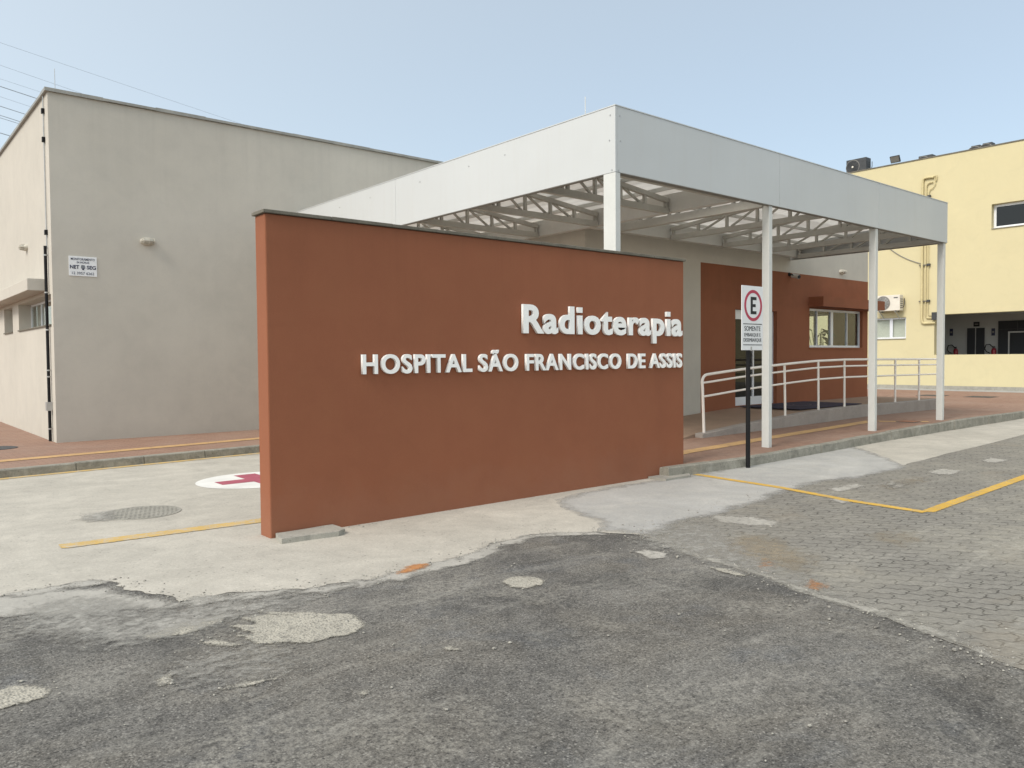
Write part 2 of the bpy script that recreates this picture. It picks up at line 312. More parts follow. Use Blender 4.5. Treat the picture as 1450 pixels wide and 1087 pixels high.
M['rubber'] = simple('rubber_mat', (.05, .045, .065), .85, .2, 0, .25, 12, .4)
M['leaf'] = simple('plant_leaf', (.025, .05, .018), .45, .4, 0, .3, 8)
M['lampglass'] = simple('frosted_glass', (.42, .40, .34), .3, .5, 0, .05, 20)
M['lampbody'] = simple('lamp_body', (.52, .49, .42), .5, .4, 0, .1, 10)
M['clay'] = simple('clay_pot', (.3, .14, .08), .8, .3, 0, .1, 8)
M['cable'] = simple('cable_sheath', (.30, .33, .36), .6, .3, 0, .1, 3)
M['cover'] = simple('cast_iron', (.13, .12, .11), .6, .4, .5, .3, 14, .4)
def m_gravel():
    t = NT('gravel'); p = t.pos(); c = t.noise(p, 37, 2, .5)
    return t.fin(t.mix(t.ramp(c, .35, .65), (.16, .15, .135), (.42, .40, .35)), .9, .2)
M['gravel'] = m_gravel()
M['blind'] = simple('window_blind', (.70, .67, .60), .8, .3, 0, .05, 6)

# ------------------------------------------------------------------ geometry helpers
class MB:
    def __init__(s): s.bm = bmesh.new()
    def box(s, x0, x1, y0, y1, z0, z1, rot=None, about=None):
        vs = [s.bm.verts.new((x, y, z)) for x in (x0, x1) for y in (y0, y1) for z in (z0, z1)]
        for f in ((0, 1, 3, 2), (4, 6, 7, 5), (0, 4, 5, 1), (2, 3, 7, 6), (0, 2, 6, 4), (1, 5, 7, 3)):
            s.bm.faces.new([vs[i] for i in f])
        if rot is not None:
            bmesh.ops.rotate(s.bm, verts=vs, cent=about, matrix=rot)
        return s
    def bar(s, a, b, w, h, up=(0, 0, 1)):
        a, b = Vector(a), Vector(b); d = (b - a).normalized(); u = Vector(up)
        r = d.cross(u).normalized(); u = r.cross(d).normalized()
        vs = []
        for c in (a, b):
            for i, j in ((-1, -1), (1, -1), (1, 1), (-1, 1)): vs.append(s.bm.verts.new(c + r * (i * w / 2) + u * (j * h / 2)))
        for f in ((0, 1, 2, 3), (7, 6, 5, 4), (0, 4, 5, 1), (1, 5, 6, 2), (2, 6, 7, 3), (3, 7, 4, 0)):
            s.bm.faces.new([vs[i] for i in f])
        return s
    def cyl(s, a, b, r, seg=14, r2=None):
        a, b = Vector(a), Vector(b); d = (b - a).normalized()
        u = d.orthogonal().normalized(); v = d.cross(u); r2 = r if r2 is None else r2
        A = []; B = []
        for i in range(seg):
            q = u * math.cos(2 * math.pi * i / seg) + v * math.sin(2 * math.pi * i / seg)
            A.append(s.bm.verts.new(a + q * r)); B.append(s.bm.verts.new(b + q * r2))
        for i in range(seg): s.bm.faces.new((A[i], A[(i + 1) % seg], B[(i + 1) % seg], B[i]))
        s.bm.faces.new(A[::-1]); s.bm.faces.new(B)
        return s
    def tube(s, pts, r, seg=8):
        pts = [Vector(p) for p in pts]; rings = []
        d0 = (pts[1] - pts[0]).normalized(); u = d0.orthogonal().normalized()
        for i, p in enumerate(pts):
            d = (pts[min(i + 1, len(pts) - 1)] - pts[max(i - 1, 0)]).normalized()
            u = (u - d * u.dot(d)).normalized(); v = d.cross(u)
            rings.append([s.bm.verts.new(p + (u * math.cos(2 * math.pi * k / seg) + v * math.sin(2 * math.pi * k / seg)) * r) for k in range(seg)])
        for a, b in zip(rings, rings[1:]):
            for k in range(seg): s.bm.faces.new((a[k], a[(k + 1) % seg], b[(k + 1) % seg], b[k]))
        s.bm.faces.new(rings[0][::-1]); s.bm.faces.new(rings[-1])
        return s
    def lathe(s, prof, c, axis='z', seg=20):
        c = Vector(c); rings = []
        for r, h in prof:
            ring = []
            for k in range(seg):
                a = 2 * math.pi * k / seg; x, y = r * math.cos(a), r * math.sin(a)
                v = {'z': (x, y, h), 'x': (h, x, y), 'y': (x, h, y)}[axis]
                ring.append(s.bm.verts.new(c + Vector(v)))
            rings.append(ring)
        for a, b in zip(rings, rings[1:]):
            for k in range(seg): s.bm.faces.new((a[k], a[(k + 1) % seg], b[(k + 1) % seg], b[k]))
        s.bm.faces.new(rings[0][::-1]); s.bm.faces.new(rings[-1])
        return s
    def sheet(s, pts, z):
        vs = [s.bm.verts.new((x, y, z)) for x, y in pts]
        for tr in tessellate_polygon([[Vector((x, y, 0)) for x, y in pts]]):
            try: s.bm.faces.new([vs[i] for i in tr])
            except ValueError: pass
        for f in s.bm.faces: f.normal_update()
        for f in s.bm.faces:
            if f.normal.z < 0: f.normal_flip()
        s.flat = True
        return s
    def prism(s, pts, z0, z1):
        A = [s.bm.verts.new((x, y, z0)) for x, y in pts]; B = [s.bm.verts.new((x, y, z1)) for x, y in pts]; n = len(pts)
        for i in range(n): s.bm.faces.new((A[i], A[(i + 1) % n], B[(i + 1) % n], B[i]))
        for tr in tessellate_polygon([[Vector((x, y, 0)) for x, y in pts]]):
            s.bm.faces.new([B[i] for i in tr]); s.bm.faces.new([A[i] for i in tr])
        return s
    def wall(s, o, U, N, us, vs, holes, t, keep=None):
        """a wall sheet of thickness t with openings: cells (i, j) in holes stay open"""
        o, U, N = Vector(o), Vector(U), Vector(N); V = Vector((0, 0, 1)); G = {}
        def vert(i, j, k):
            if (i, j, k) not in G: G[(i, j, k)] = s.bm.verts.new(o + U * us[i] + V * vs[j] - N * (t * k))
            return G[(i, j, k)]
        nu, nv = len(us) - 1, len(vs) - 1
        solid = lambda i, j: 0 <= i < nu and 0 <= j < nv and (i, j) not in holes
        for i in range(nu):
            for j in range(nv):
                if not solid(i, j): continue
                q = ((i, j), (i + 1, j), (i + 1, j + 1), (i, j + 1))
                s.bm.faces.new([vert(a, b, 0) for a, b in q]); s.bm.faces.new([vert(a, b, 1) for a, b in q[::-1]])
                for (di, dj), (p, r) in (((0, -1), (q[0], q[1])), ((1, 0), (q[1], q[2])), ((0, 1), (q[2], q[3])), ((-1, 0), (q[3], q[0]))):
                    if not solid(i + di, j + dj): s.bm.faces.new((vert(*p, 0), vert(*p, 1), vert(*r, 1), vert(*r, 0)))
        return s
    def build(s, name, mat, parent=None, smooth=False, bevel=0., **kw):
        if not getattr(s, 'flat', False): bmesh.ops.recalc_face_normals(s.bm, faces=s.bm.faces[:])
        if parent is not None: s.bm.transform(Matrix.Translation(-WLOC[parent.name]))
        me = bpy.data.meshes.new(name); s.bm.to_mesh(me); s.bm.free(); me.materials.append(mat)
        if smooth:
            for p in me.polygons: p.use_smooth = True
            me.set_sharp_from_angle(angle=R(40))
        ob = bpy.data.objects.new(name, me); COL.objects.link(ob)
        if parent is not None:
            ob.parent = parent; WLOC[ob.name] = WLOC[parent.name].copy()
        else: WLOC[ob.name] = Vector((0, 0, 0))
        if bevel:
            md = ob.modifiers.new('Bevel', 'BEVEL'); md.width = bevel; md.segments = 2; md.limit_method = 'ANGLE'; md.angle_limit = R(40)
        for k, v in kw.items(): ob[k] = v
        return ob
WLOC = {}
def thing(name, loc, label, cat, group=None):
    o = bpy.data.objects.new(name, None); COL.objects.link(o); o.location = loc; WLOC[o.name] = Vector(loc)
    o.empty_display_size = .2; o['label'] = label; o['category'] = cat
    if group: o['group'] = group
    return o
def recentre(o):
    """give a one-mesh thing its origin at its own base"""
    xs = [v.co for v in o.data.vertices]
    c = Vector(((min(v.x for v in xs) + max(v.x for v in xs)) / 2, (min(v.y for v in xs) + max(v.y for v in xs)) / 2, min(v.z for v in xs)))
    o.data.transform(Matrix.Translation(-c)); o.location = c; WLOC[o.name] = c
def tag(o, label, cat, group=None):
    o['label'] = label; o['category'] = cat
    if group: o['group'] = group
    recentre(o); return o
def copy_tree(o, parent=None):
    c = o.copy(); COL.objects.link(c)
    if parent: c.parent = parent
    for ch in list(o.children): copy_tree(ch, c)
    return c
def flat(name, pts, z, mat): return MB().sheet(pts, z).build(name, mat, kind='structure')
def jag(pts, amp, step=.05, seed=1, closed=False):
    """roughen an outline the way a broken or hand-trowelled edge is rough"""
    rnd = random.Random(seed); P = [Vector(p) for p in pts]
    if closed: P.append(P[0])
    out = []
    for a, b in zip(P, P[1:]):
        L = (b - a).length; lev = max(1, min(7, int(math.log2(max(L / step, 2)) + .5)))
        seq = [a, b]; A = min(amp, L * .3)
        for _ in range(lev):
            nx = []
            for p, q in zip(seq, seq[1:]):
                m = (p + q) / 2; d = q - p; n = Vector((-d.y, d.x))
                if n.length: n.normalize()
                nx += [p, m + n * rnd.uniform(-A, A)]
            seq = nx + [seq[-1]]; A *= .52
        out += seq[:-1]
    if not closed: out.append(P[-1])
    return [(v.x, v.y) for v in out]

def film(name, pts, z, mat, width, cmax=1.):
    from mathutils.geometry import delaunay_2d_cdt
    n = len(pts); P = [Vector(p) for p in pts]
    def dist(q):
        d = 9.
        for i in range(n):
            a, b = P[i], P[(i + 1) % n]; ab = b - a; L = ab.length_squared
            u = max(0, min(1, (q - a).dot(ab) / L)) if L else 0; d = min(d, (a + ab * u - q).length)
        return d
    x0, x1 = min(p.x for p in P), max(p.x for p in P); y0, y1 = min(p.y for p in P), max(p.y for p in P)
    s = max(width * .5, math.sqrt((x1 - x0) * (y1 - y0) / 900)); rnd = random.Random(1); V = list(P)
    def inside(q):
        c = False
        for i in range(n):
            a, b = P[i], P[i - 1]
            if (a.y > q.y) != (b.y > q.y) and q.x < (b.x - a.x) * (q.y - a.y) / (b.y - a.y) + a.x: c = not c
        return c
    y = y0
    while y < y1:
        x = x0
        while x < x1:
            q = Vector((x + rnd.uniform(-.3, .3) * s, y + rnd.uniform(-.3, .3) * s))
            if inside(q) and dist(q) > s * .3: V.append(q)
            x += s
        y += s
    vs, es, fs, *_ = delaunay_2d_cdt(V, [(i, (i + 1) % n) for i in range(n)], [], 1, 1e-5)
    me = bpy.data.meshes.new(name); me.from_pydata([(v.x, v.y, z) for v in vs], [], fs); me.materials.append(mat)
    at = me.attributes.new('cover', 'FLOAT', 'POINT')
    for i, v in enumerate(vs): at.data[i].value = min(1, dist(Vector(v)) / width) * cmax
    o = bpy.data.objects.new(name, me); COL.objects.link(o); o['kind'] = 'structure'; WLOC[o.name] = Vector((0, 0, 0))
    for p in me.polygons:
        if p.normal.z < 0: p.flip()
    return o
def strip_film(pts, w, z, name, mat):
    """a worn painted band: five points across, full cover inside and none at the rim"""
    P = []
    for a, b in zip(pts, pts[1:]):
        a, b = Vector(a), Vector(b); n = max(1, int((b - a).length / .25)); P += [a.lerp(b, i / n) for i in range(n)]
    P.append(Vector(pts[-1])); V = []; F = []; cov = []
    for i, p in enumerate(P):
        d = (P[min(i + 1, len(P) - 1)] - P[max(i - 1, 0)]).normalized(); nn = Vector((-d.y, d.x))
        for k, c in ((-.56, 0), (-.40, .8), (0, 1), (.40, .8), (.56, 0)):
            v = p + nn * w * k; V.append((v.x, v.y, z)); cov.append(c if 0 < i < len(P) - 1 else c * .4)
        if i:
            for k in range(4): F.append(((i - 1) * 5 + k, i * 5 + k, i * 5 + k + 1, (i - 1) * 5 + k + 1))
    me = bpy.data.meshes.new(name); me.from_pydata(V, [], F); me.materials.append(mat)
    at = me.attributes.new('cover', 'FLOAT', 'POINT')
    for i, c in enumerate(cov): at.data[i].value = c
    o = bpy.data.objects.new(name, me); COL.objects.link(o); o['kind'] = 'structure'; WLOC[o.name] = Vector((0, 0, 0))
    me.update()
    for p in me.polygons:
        if p.normal.z < 0: p.flip()
    return o
def text_mesh(body, size, sx=1., off=0., extr=0., align='LEFT', bev=0.):
    c = bpy.data.curves.new('lettering', 'FONT'); c.body = body; c.size = size; c.offset = off; c.extrude = extr
    c.align_x = align; c.resolution_u = 5; c.bevel_depth = bev; c.bevel_resolution = 1
    o = bpy.data.objects.new('lettering', c); COL.objects.link(o)
    dg = bpy.context.evaluated_depsgraph_get(); dg.update()
    me = bpy.data.meshes.new_from_object(o.evaluated_get(dg))
    bpy.data.objects.remove(o); bpy.data.curves.remove(c)
    me.transform(Matrix.Diagonal((sx, 1, 1, 1)))
    return me
def mesh_x(me):
    xs = [v.co.x for v in me.vertices]; return (min(xs), max(xs)) if xs else (0, 0)
FACE_FRONT = Matrix.Rotation(R(90), 4, 'X')      # text lying in XY -> standing, facing -Y
def text_part(body, name, mat, parent, at, width, height, sizeguess, off, extr, centre=True):
    """one line of flat lettering on a board facing -Y; at = centre x, y of the face, base z"""
    me = text_mesh(body, 1, 1, off, 0)
    x0, x1 = mesh_x(me); ys = [v.co.y for v in me.vertices]
    capH = max(ys)
    sy = height / capH; sx = width / (x1 - x0)
    me.transform(Matrix.Translation((-(x0 + x1) / 2, 0, 0))); me.transform(Matrix.Diagonal((sx, sy, 1, 1)))
    me.transform(FACE_FRONT); me.transform(Matrix.Translation(Vector(at) - WLOC[parent.name]))
    me.name = name; me.materials.append(mat)
    o = bpy.data.objects.new(name, me); COL.objects.link(o); o.parent = parent
    md = o.modifiers.new('Solidify', 'SOLIDIFY'); md.thickness = extr; md.offset = 0
    return o

# ------------------------------------------------------------------ setting: ground, lane, paving, kerbs
def lerp(a, b, t): return a + (b - a) * t
def interp(tab, x):
    if x <= tab[0][0]: return tab[0][1]
    for (a, va), (b, vb) in zip(tab, tab[1:]):
        if x <= b: return lerp(va, vb, (x - a) / (b - a))
    return tab[-1][1]
flat('ground', [(-150, -150), (190, -150), (190, 190), (-150, 190)], 0, M['asphalt'])
ca = jag(EDGE_CA, .05, .03, 3); cp = jag(EDGE_CP, .03, .04, 4); ap = jag(EDGE_AP, .045, .03, 5)
left_edge = jag([(-15, 7.2), (-6, 6.9), (-1.5, 6.5), EDGE_CA[0]], .08, .05, 6)
KR = [(8.25, 6.60), (10, 6.50), (12.2, 6.60), (15, 6.72), (18, 6.74), (24, 6.8), (60, 6.9)]
KL = [(-15, 10.9), (-2, 12.40), (1.56, 12.82), (5.42, 13.22), (8.25, 13.42)]
flat('lane', left_edge[:-1] + ca[:-1] + cp + [(30, 5.6), (60, 5.8), (60, 6.95), (24, 6.85), (18, 6.8), (15, 6.78), (12.2, 6.66), (10, 6.56), (8.3, 6.66), (8.3, 13.5), (5.42, 13.3), (1.56, 12.9), (-2, 12.5), (-15, 11.0)], .004, M['concrete'])
K = min(range(len(cp)), key=lambda i: (cp[i][0] - EDGE_CP[1][0]) ** 2 + (cp[i][1] - EDGE_CP[1][1]) ** 2)
flat('parking_pavement', ap[::-1] + cp[K + 1:] + [(30, 5.6), (60, 5.8), (60, -12), (2.6, -12), (3.4, -4), (4.2, 0)], .004, M['paver'])
# the grey cement strip in front of the kerb, and the mortar bead between asphalt and paving
GREY2 = [(x, y - (.16 if 5.3 < x < 12.2 and y < 5.6 else 0)) for x, y in GREY]
film('cement_strip', jag(GREY2, .05, .06, 9, True), .0055, M['slurry_soft'], .28)
bead = jag(EDGE_AP, .04, .04, 15)
film('mortar_edge', [(x - .09, y - .02) for x, y in bead] + [(x + .16, y + .05) for x, y in bead][::-1], .0060, M['verge_soft'], .12)
film('lane_feather', jag(FEATHER, .05, .04, 17, True), .0058, M['apron_soft'], .16)
for i, P in enumerate(PATCH):
    mt = 'patch_soft' if i in (1, 2, 12, 13, 14, 15, 16) else 'pebble_soft'
    gx, gy = sum(x for x, y in P) / len(P), sum(y for x, y in P) / len(P); ex = 1.22 if mt == 'patch_soft' else 1.10
    film('concrete_patch', jag([(gx + (x - gx) * ex, gy + (y - gy) * ex) for x, y in P], .022, .02, 20 + i, True), .0062 + .0001 * i, M[mt], .10 if i in (2, 12, 13, 14, 15, 16) else .045)
for i, P in enumerate(STAIN):
    gx, gy = sum(x for x, y in P) / len(P), sum(y for x, y in P) / len(P); ex = (1.5, 1.6, 2.2)[i]
    film('brick_dust_stain', jag([(gx + (x - gx) * ex, gy + (y - gy) * ex) for x, y in P], .03, .02, 60 + i, True), .0086, M['rust'], .08, (1, .5, .3)[i])
SAND = [[(5.3, 4.0), (6.1, 4.3), (6.4, 3.8), (5.9, 3.0), (5.3, 2.7), (5.1, 3.2)], [(5.4, 3.6), (5.8, 3.5), (5.7, 3.0), (5.3, 3.1)], [(6.6, 3.5), (7.6, 3.4), (7.3, 2.7), (6.4, 2.7)], [(9.2, 4.6), (11, 4.7), (10.6, 4.0), (9.2, 3.9)]]
for i, P in enumerate(SAND): film('blown_sand', jag(P, .08, .06, 140 + i, True), .0072 + .0001 * i, M['sand'], .3, (.75, .8, .6, .6)[i])
film('lane_feather', [(x, y + .07) for x, y in jag(EDGE_CA, .05, .05, 33)] + [(x + .04, y - .20) for x, y in jag(EDGE_CA, .06, .05, 34)][::-1], .0057, M['apron_soft'], .11, .8)
DUST = [[(.6, 6.2), (1.45, 6.1), (1.62, 5.45), (2.2, 5.25), (3.0, 5.0), (2.9, 4.75), (2.2, 4.6), (1.5, 4.55), (.9, 4.7), (.5, 5.3)],
        [(1.0, 4.55), (2.0, 4.55), (2.0, 3.7), (1.3, 3.55), (.8, 4.0)],
        [(4.9, 4.6), (5.45, 4.9), (6.6, 5.0), (6.4, 4.3), (5.6, 3.2), (5.1, 2.2), (4.75, 2.2), (4.85, 3.2)],
        [(3.6, 3.9), (4.6, 3.8), (4.5, 3.1), (3.6, 3.2)],
        [(1.4, 3.4), (2.4, 3.4), (2.3, 2.95), (1.5, 3.0)], [(4.2, 2.6), (4.9, 2.9), (4.6, 1.8), (4.1, 1.9)]]
for i, P in enumerate(DUST): film('cement_dust', jag(P, .08, .06, 80 + i, True), .0080 + .0001 * i, M['dust'], .34, (.72, .5, .62, .38, .5, .42)[i])

def strip(pts, w, z, name, mat):
    """a painted or laid band of width w along a path"""
    P = [Vector(p) for p in pts]; A = []; B = []
    for i, p in enumerate(P):
        d = (P[min(i + 1, len(P) - 1)] - P[max(i - 1, 0)]).normalized(); n = Vector((-d.y, d.x))
        A.append(tuple(p + n * w / 2)); B.append(tuple(p - n * w / 2))
    return flat(name, A + B[::-1], z, mat)
strip_film(jag(LINE1, .006, .2, 31), .115, .0090, 'road_marking', M['paint_soft'])
strip_film([(8.36, 3.385)] + LINE2[1:] + [(30, 4.2)], .115, .0092, 'road_marking', M['paint_soft'])
strip_film(LINE3 + [(7.9, 7.35)], .19, .0090, 'road_marking', M['paint_soft2'])
strip_film([(1.2, 12.70), (1.56, 12.74), (5.42, 13.14), (8.2, 13.34)], .15, .0090, 'road_marking', M['paint_soft2'])
circ = [(4.2 + .82 * math.cos(a * math.pi / 32), 10.25 + .74 * math.sin(a * math.pi / 32)) for a in range(64)]
flat('road_marking', circ, .0070, M['white_mark'])
cx_, cy_, a_, b_ = 4.2, 10.25, .15, .56
flat('road_marking', [(cx_ - b_, cy_ - a_), (cx_ - a_, cy_ - a_), (cx_ - a_, cy_ - b_), (cx_ + a_, cy_ - b_), (cx_ + a_, cy_ - a_), (cx_ + b_, cy_ - a_),
      (cx_ + b_, cy_ + a_), (cx_ + a_, cy_ + a_), (cx_ + a_, cy_ + b_), (cx_ - a_, cy_ + b_), (cx_ - a_, cy_ + a_), (cx_ - b_, cy_ + a_)], .0095, M['red_mark'])

def hs(x, y):
    hump = interp([(8, 0), (11, 0), (14.9, .03), (18.3, .065), (21, .05), (27, 0)], x)
    return .132 + hump
mb = MB(); nx = 60; ny = 10; grid = []
for i in range(nx + 1):
    x = lerp(8.3, 34.3, i / nx); y0 = interp(KR, x) + .12; row = []
    for j in range(ny + 1):
        y = lerp(y0, 24, (j / ny) ** 1.7); row.append(mb.bm.verts.new((x, y, hs(x, y))))
    grid.append(row)
for i in range(nx):
    for j in range(ny): mb.bm.faces.new((grid[i][j], grid[i + 1][j], grid[i + 1][j + 1], grid[i][j + 1]))
mb.flat = True
mb.build('pavement', M['brick'], kind='structure')
flat('pavement', [(-15, 11.05), (-2, 12.52), (1.56, 12.94), (5.42, 13.34), (8.25, 13.54), (8.25, 26), (2.8, 36), (-15, 36)], .118, M['brick'])
flat('far_yard', [(34.3, 6.95), (37.6, 6.95), (37.6, 24), (34.3, 24)], .06, M['slurry'])
def kerb(path, zt, seed):
    rnd = random.Random(seed); mb = MB()
    for (a, b) in zip(path, path[1:]):
        a, b = Vector(a), Vector(b); L = (b - a).length; n = max(1, round(L / 1.0)); d = (b - a) / L; nrm = Vector((-d.y, d.x))
        for k in range(n):
            p = a + d * (L * k / n + .006); q = a + d * (L * (k + 1) / n - .006); o = rnd.uniform(-.008, .008); z = rnd.uniform(-.006, .006)
            za = zt(p.x, p.y) + z; zb = zt(q.x, q.y) + z; P = []
            for c, zz in ((p, za), (q, zb)):
                for t, h in ((0, -.1), (.012, zz - .014), (.026, zz), (.13, zz), (.13, -.1)):
                    v = c + nrm * (t + o); P.append(mb.bm.verts.new((v.x, v.y, h)))
            for i in range(4): mb.bm.faces.new((P[i], P[i + 1], P[i + 6], P[i + 5]))
            mb.bm.faces.new(P[:5]); mb.bm.faces.new(P[5:][::-1])
    return mb.build('kerb', M['kerbstone'], kind='structure')
kerb(KR, lambda x, y: hs(x, y) + .004, 1)
kerb(KL, lambda x, y: .125, 2)
kerb([(8.25, 13.42), (8.25, 6.60)], lambda x, y: .13, 3)
def draped(pts, w, name, mat, off=.006):
    P = [Vector(p) for p in pts]; mb = MB(); prev = None
    Q = []
    for a, b in zip(P, P[1:]):
        for k in range(10): Q.append(a.lerp(b, k / 10))
    Q.append(P[-1])
    for i, p in enumerate(Q):
        d = (Q[min(i + 1, len(Q) - 1)] - Q[max(i - 1, 0)]).normalized(); n = Vector((-d.y, d.x)) * w / 2
        cur = [mb.bm.verts.new((v.x, v.y, hs(v.x, v.y) + off)) for v in (p - n, p + n)]
        if prev: mb.bm.faces.new((prev[0], cur[0], cur[1], prev[1]))
        prev = cur
    mb.flat = True
    return mb.build(name, mat, kind='structure')
draped([(8.5, 7.30), (9.8, 7.55), (12.4, 7.78), (16.9, 8.0)], .26, 'tactile_strip', M['tactile'])
draped([(16.9, 7.85), (17.45, 7.05)], .22, 'tactile_strip', M['tactile'])
strip([(-6, 13.0), (1.73, 13.98), (5.95, 14.52), (8.2, 14.8)], .28, .124, 'tactile_strip', M['tactile'])

# loose concrete slabs at the foot of the sign wall
def slab(pts, h, label):
    mb = MB(); mb.prism(jag(pts, .012, .08, 77, True), -.02, h)
    return tag(mb.build('concrete_slab', M['slabcon'], bevel=.008), label, 'slab', 'low concrete slabs at the foot of the sign wall')
slab([(2.845, 6.50), (3.36, 6.44), (3.455, 6.50), (3.46, 6.755), (2.90, 6.755)], .05, 'long low concrete slab at the near corner of the terracotta sign wall')
slab([(8.02, 6.46), (8.52, 6.46), (8.72, 6.62), (8.70, 6.755), (8.02, 6.755)], .032, 'small flat concrete slab at the far foot of the sign wall by the kerb')
# stones and grit lying about, thickest along the broken edges
rnd = random.Random(12); mb = MB(); V = []; F = []
def pebble(x, y, r):
    z0 = .006; k = len(V); h = r * rnd.uniform(.5, .9); n = 5; a0 = rnd.uniform(0, 6.28)
    for lev, (q, z) in enumerate(((1, 0), (.85, .6))):
        for i in range(n):
            a = a0 + 6.283 * i / n; rr_ = r * q * rnd.uniform(.75, 1.2); V.append((x + rr_ * math.cos(a), y + rr_ * math.sin(a) * .85, z0 + h * z))
    V.append((x, y, z0 + h))
    for i in range(n):
        F.append((k + i, k + (i + 1) % n, k + n + (i + 1) % n, k + n + i)); F.append((k + n + i, k + n + (i + 1) % n, k + 2 * n))
def along(path, n, spread):
    for _ in range(n):
        i = rnd.randrange(len(path) - 1); a, b = Vector(path[i]), Vector(path[i + 1]); p = a.lerp(b, rnd.random())
        pebble(p.x + rnd.gauss(0, spread), p.y + rnd.gauss(0, spread), min(.016, .0025 + rnd.expovariate(1 / .0026)))
along(EDGE_CA, 420, .08); along(EDGE_AP, 420, .10); along(EDGE_CP[:6], 250, .12)
for P in PATCH[:10]: along(P + P[:1], 26, .05)
for _ in range(380): pebble(rnd.uniform(.2, 5.2), rnd.uniform(1.2, 5.0), min(.013, .0022 + rnd.expovariate(1 / .0020)))
for x0 in (3.5, 3.62): along([(x0, 6.70), (x0 + .35, 6.72)], 14, .03)
me = bpy.data.meshes.new('gravel'); me.from_pydata(V, [], F); me.materials.append(M['gravel']); o = bpy.data.objects.new('gravel', me); COL.objects.link(o); o['kind'] = 'stuff'
# covers in the ground
def round_cover(name, c, r, z, label, ribs=True, mat='cover'):
    t = thing(name, (c[0], c[1], z), label, 'manhole cover')
    MB().lathe([(r * .97, z - .02), (r * .97, z + .002)], (c[0], c[1], 0), seg=40).build('plate', M['grille'] if ribs else M[mat], t)
    fr = MB(); n = 40
    A = [[fr.bm.verts.new((c[0] + q * math.cos(2 * math.pi * k / n), c[1] + q * math.sin(2 * math.pi * k / n), h)) for k in range(n)] for q, h in ((r * 1.06, z - .02), (r * 1.06, z + .003), (r * .94, z + .003), (r * .94, z - .02))]
    for a, b in zip(A, A[1:]):
        for k in range(n): fr.bm.faces.new((a[k], a[(k + 1) % n], b[(k + 1) % n], b[k]))
    fr.build('rim', M['slabcon'] if ribs else M[mat], t)
    if ribs:
        g = MB(); s = .062
        for ang in (R(28), R(118)):
            d = Vector((math.cos(ang), math.sin(ang), 0)); nn = Vector((-d.y, d.x, 0)); k = -int(r / s)
            while k * s < r:
                o = k * s; hl = math.sqrt(max(0, (r * .95) ** 2 - o * o))
                if hl > .02: g.bar(Vector((*c, z + .0005 + .001 * (ang > 1))) + nn * o - d * hl, Vector((*c, z + .0005 + .001 * (ang > 1))) + nn * o + d * hl, .024, .008)
                k += 1
        g.build('grid', M['slabcon'], t)
    return t
round_cover('manhole_cover', (2.33, 8.86), .37, .006, 'round dusty grid manhole cover in the pale concrete lane')
film('cement_dust', jag([(1.75, 9.3), (2.25, 9.35), (2.2, 8.9), (2.15, 8.45), (1.8, 8.5), (1.6, 8.9)], .06, .05, 91, True), .0125, M['dust'], .22, .85)
round_cover('manhole_cover', (1.90, 16.15), .33, .122, 'dark round cover in the red paving beside the left building', False, 'dark')
for (x, y), lab in (((17.2, 7.35), 'small rusty square cover in the red paving between two canopy posts'), ((30.0, 12.0), 'dark rectangular drain cover in the far paving, the farther from the kerb'), ((30.0, 10.4), 'dark rectangular drain cover in the far paving, the nearer to the kerb')):
    z = hs(x, y); t = thing('drain_cover', (x, y, z), lab, 'drain cover'); w = .42 if x > 20 else .19
    MB().box(x - w, x + w, y - w, y + w, z - .03, z + .010).build('frame', M['cover'], t)
    MB().box(x - w * .86, x + w * .86, y - w * .86, y + w * .86, z - .02, z + .016).build('lid', M['dark'] if x > 20 else M['clay'], t)

# ------------------------------------------------------------------ the terracotta sign wall and its lettering
WX0, WX1, WY0, WY1, WZ = 2.857, 8.786, 6.766, 6.990, 2.905
t = thing('sign_wall', (5.82, 6.88, 0), 'long free-standing terracotta rendered wall carrying the raised white hospital lettering', 'wall')
MB().box(WX0, WX1, WY0, WY1, -.15, WZ).build('wall', M['orange'], t, bevel=.012)
mb = MB(); n = 9
for k in range(n):
    a = lerp(WX0 - .022, WX1 + .022, k / n); b = lerp(WX0 - .022, WX1 + .022, (k + 1) / n)
    mb.box(a, b - .003, WY0 - .024, WY1 + .024, WZ + .001, WZ + .032 + (.002 if k % 2 else 0))
mb.build('coping', M['copeconc'], t, bevel=.005)

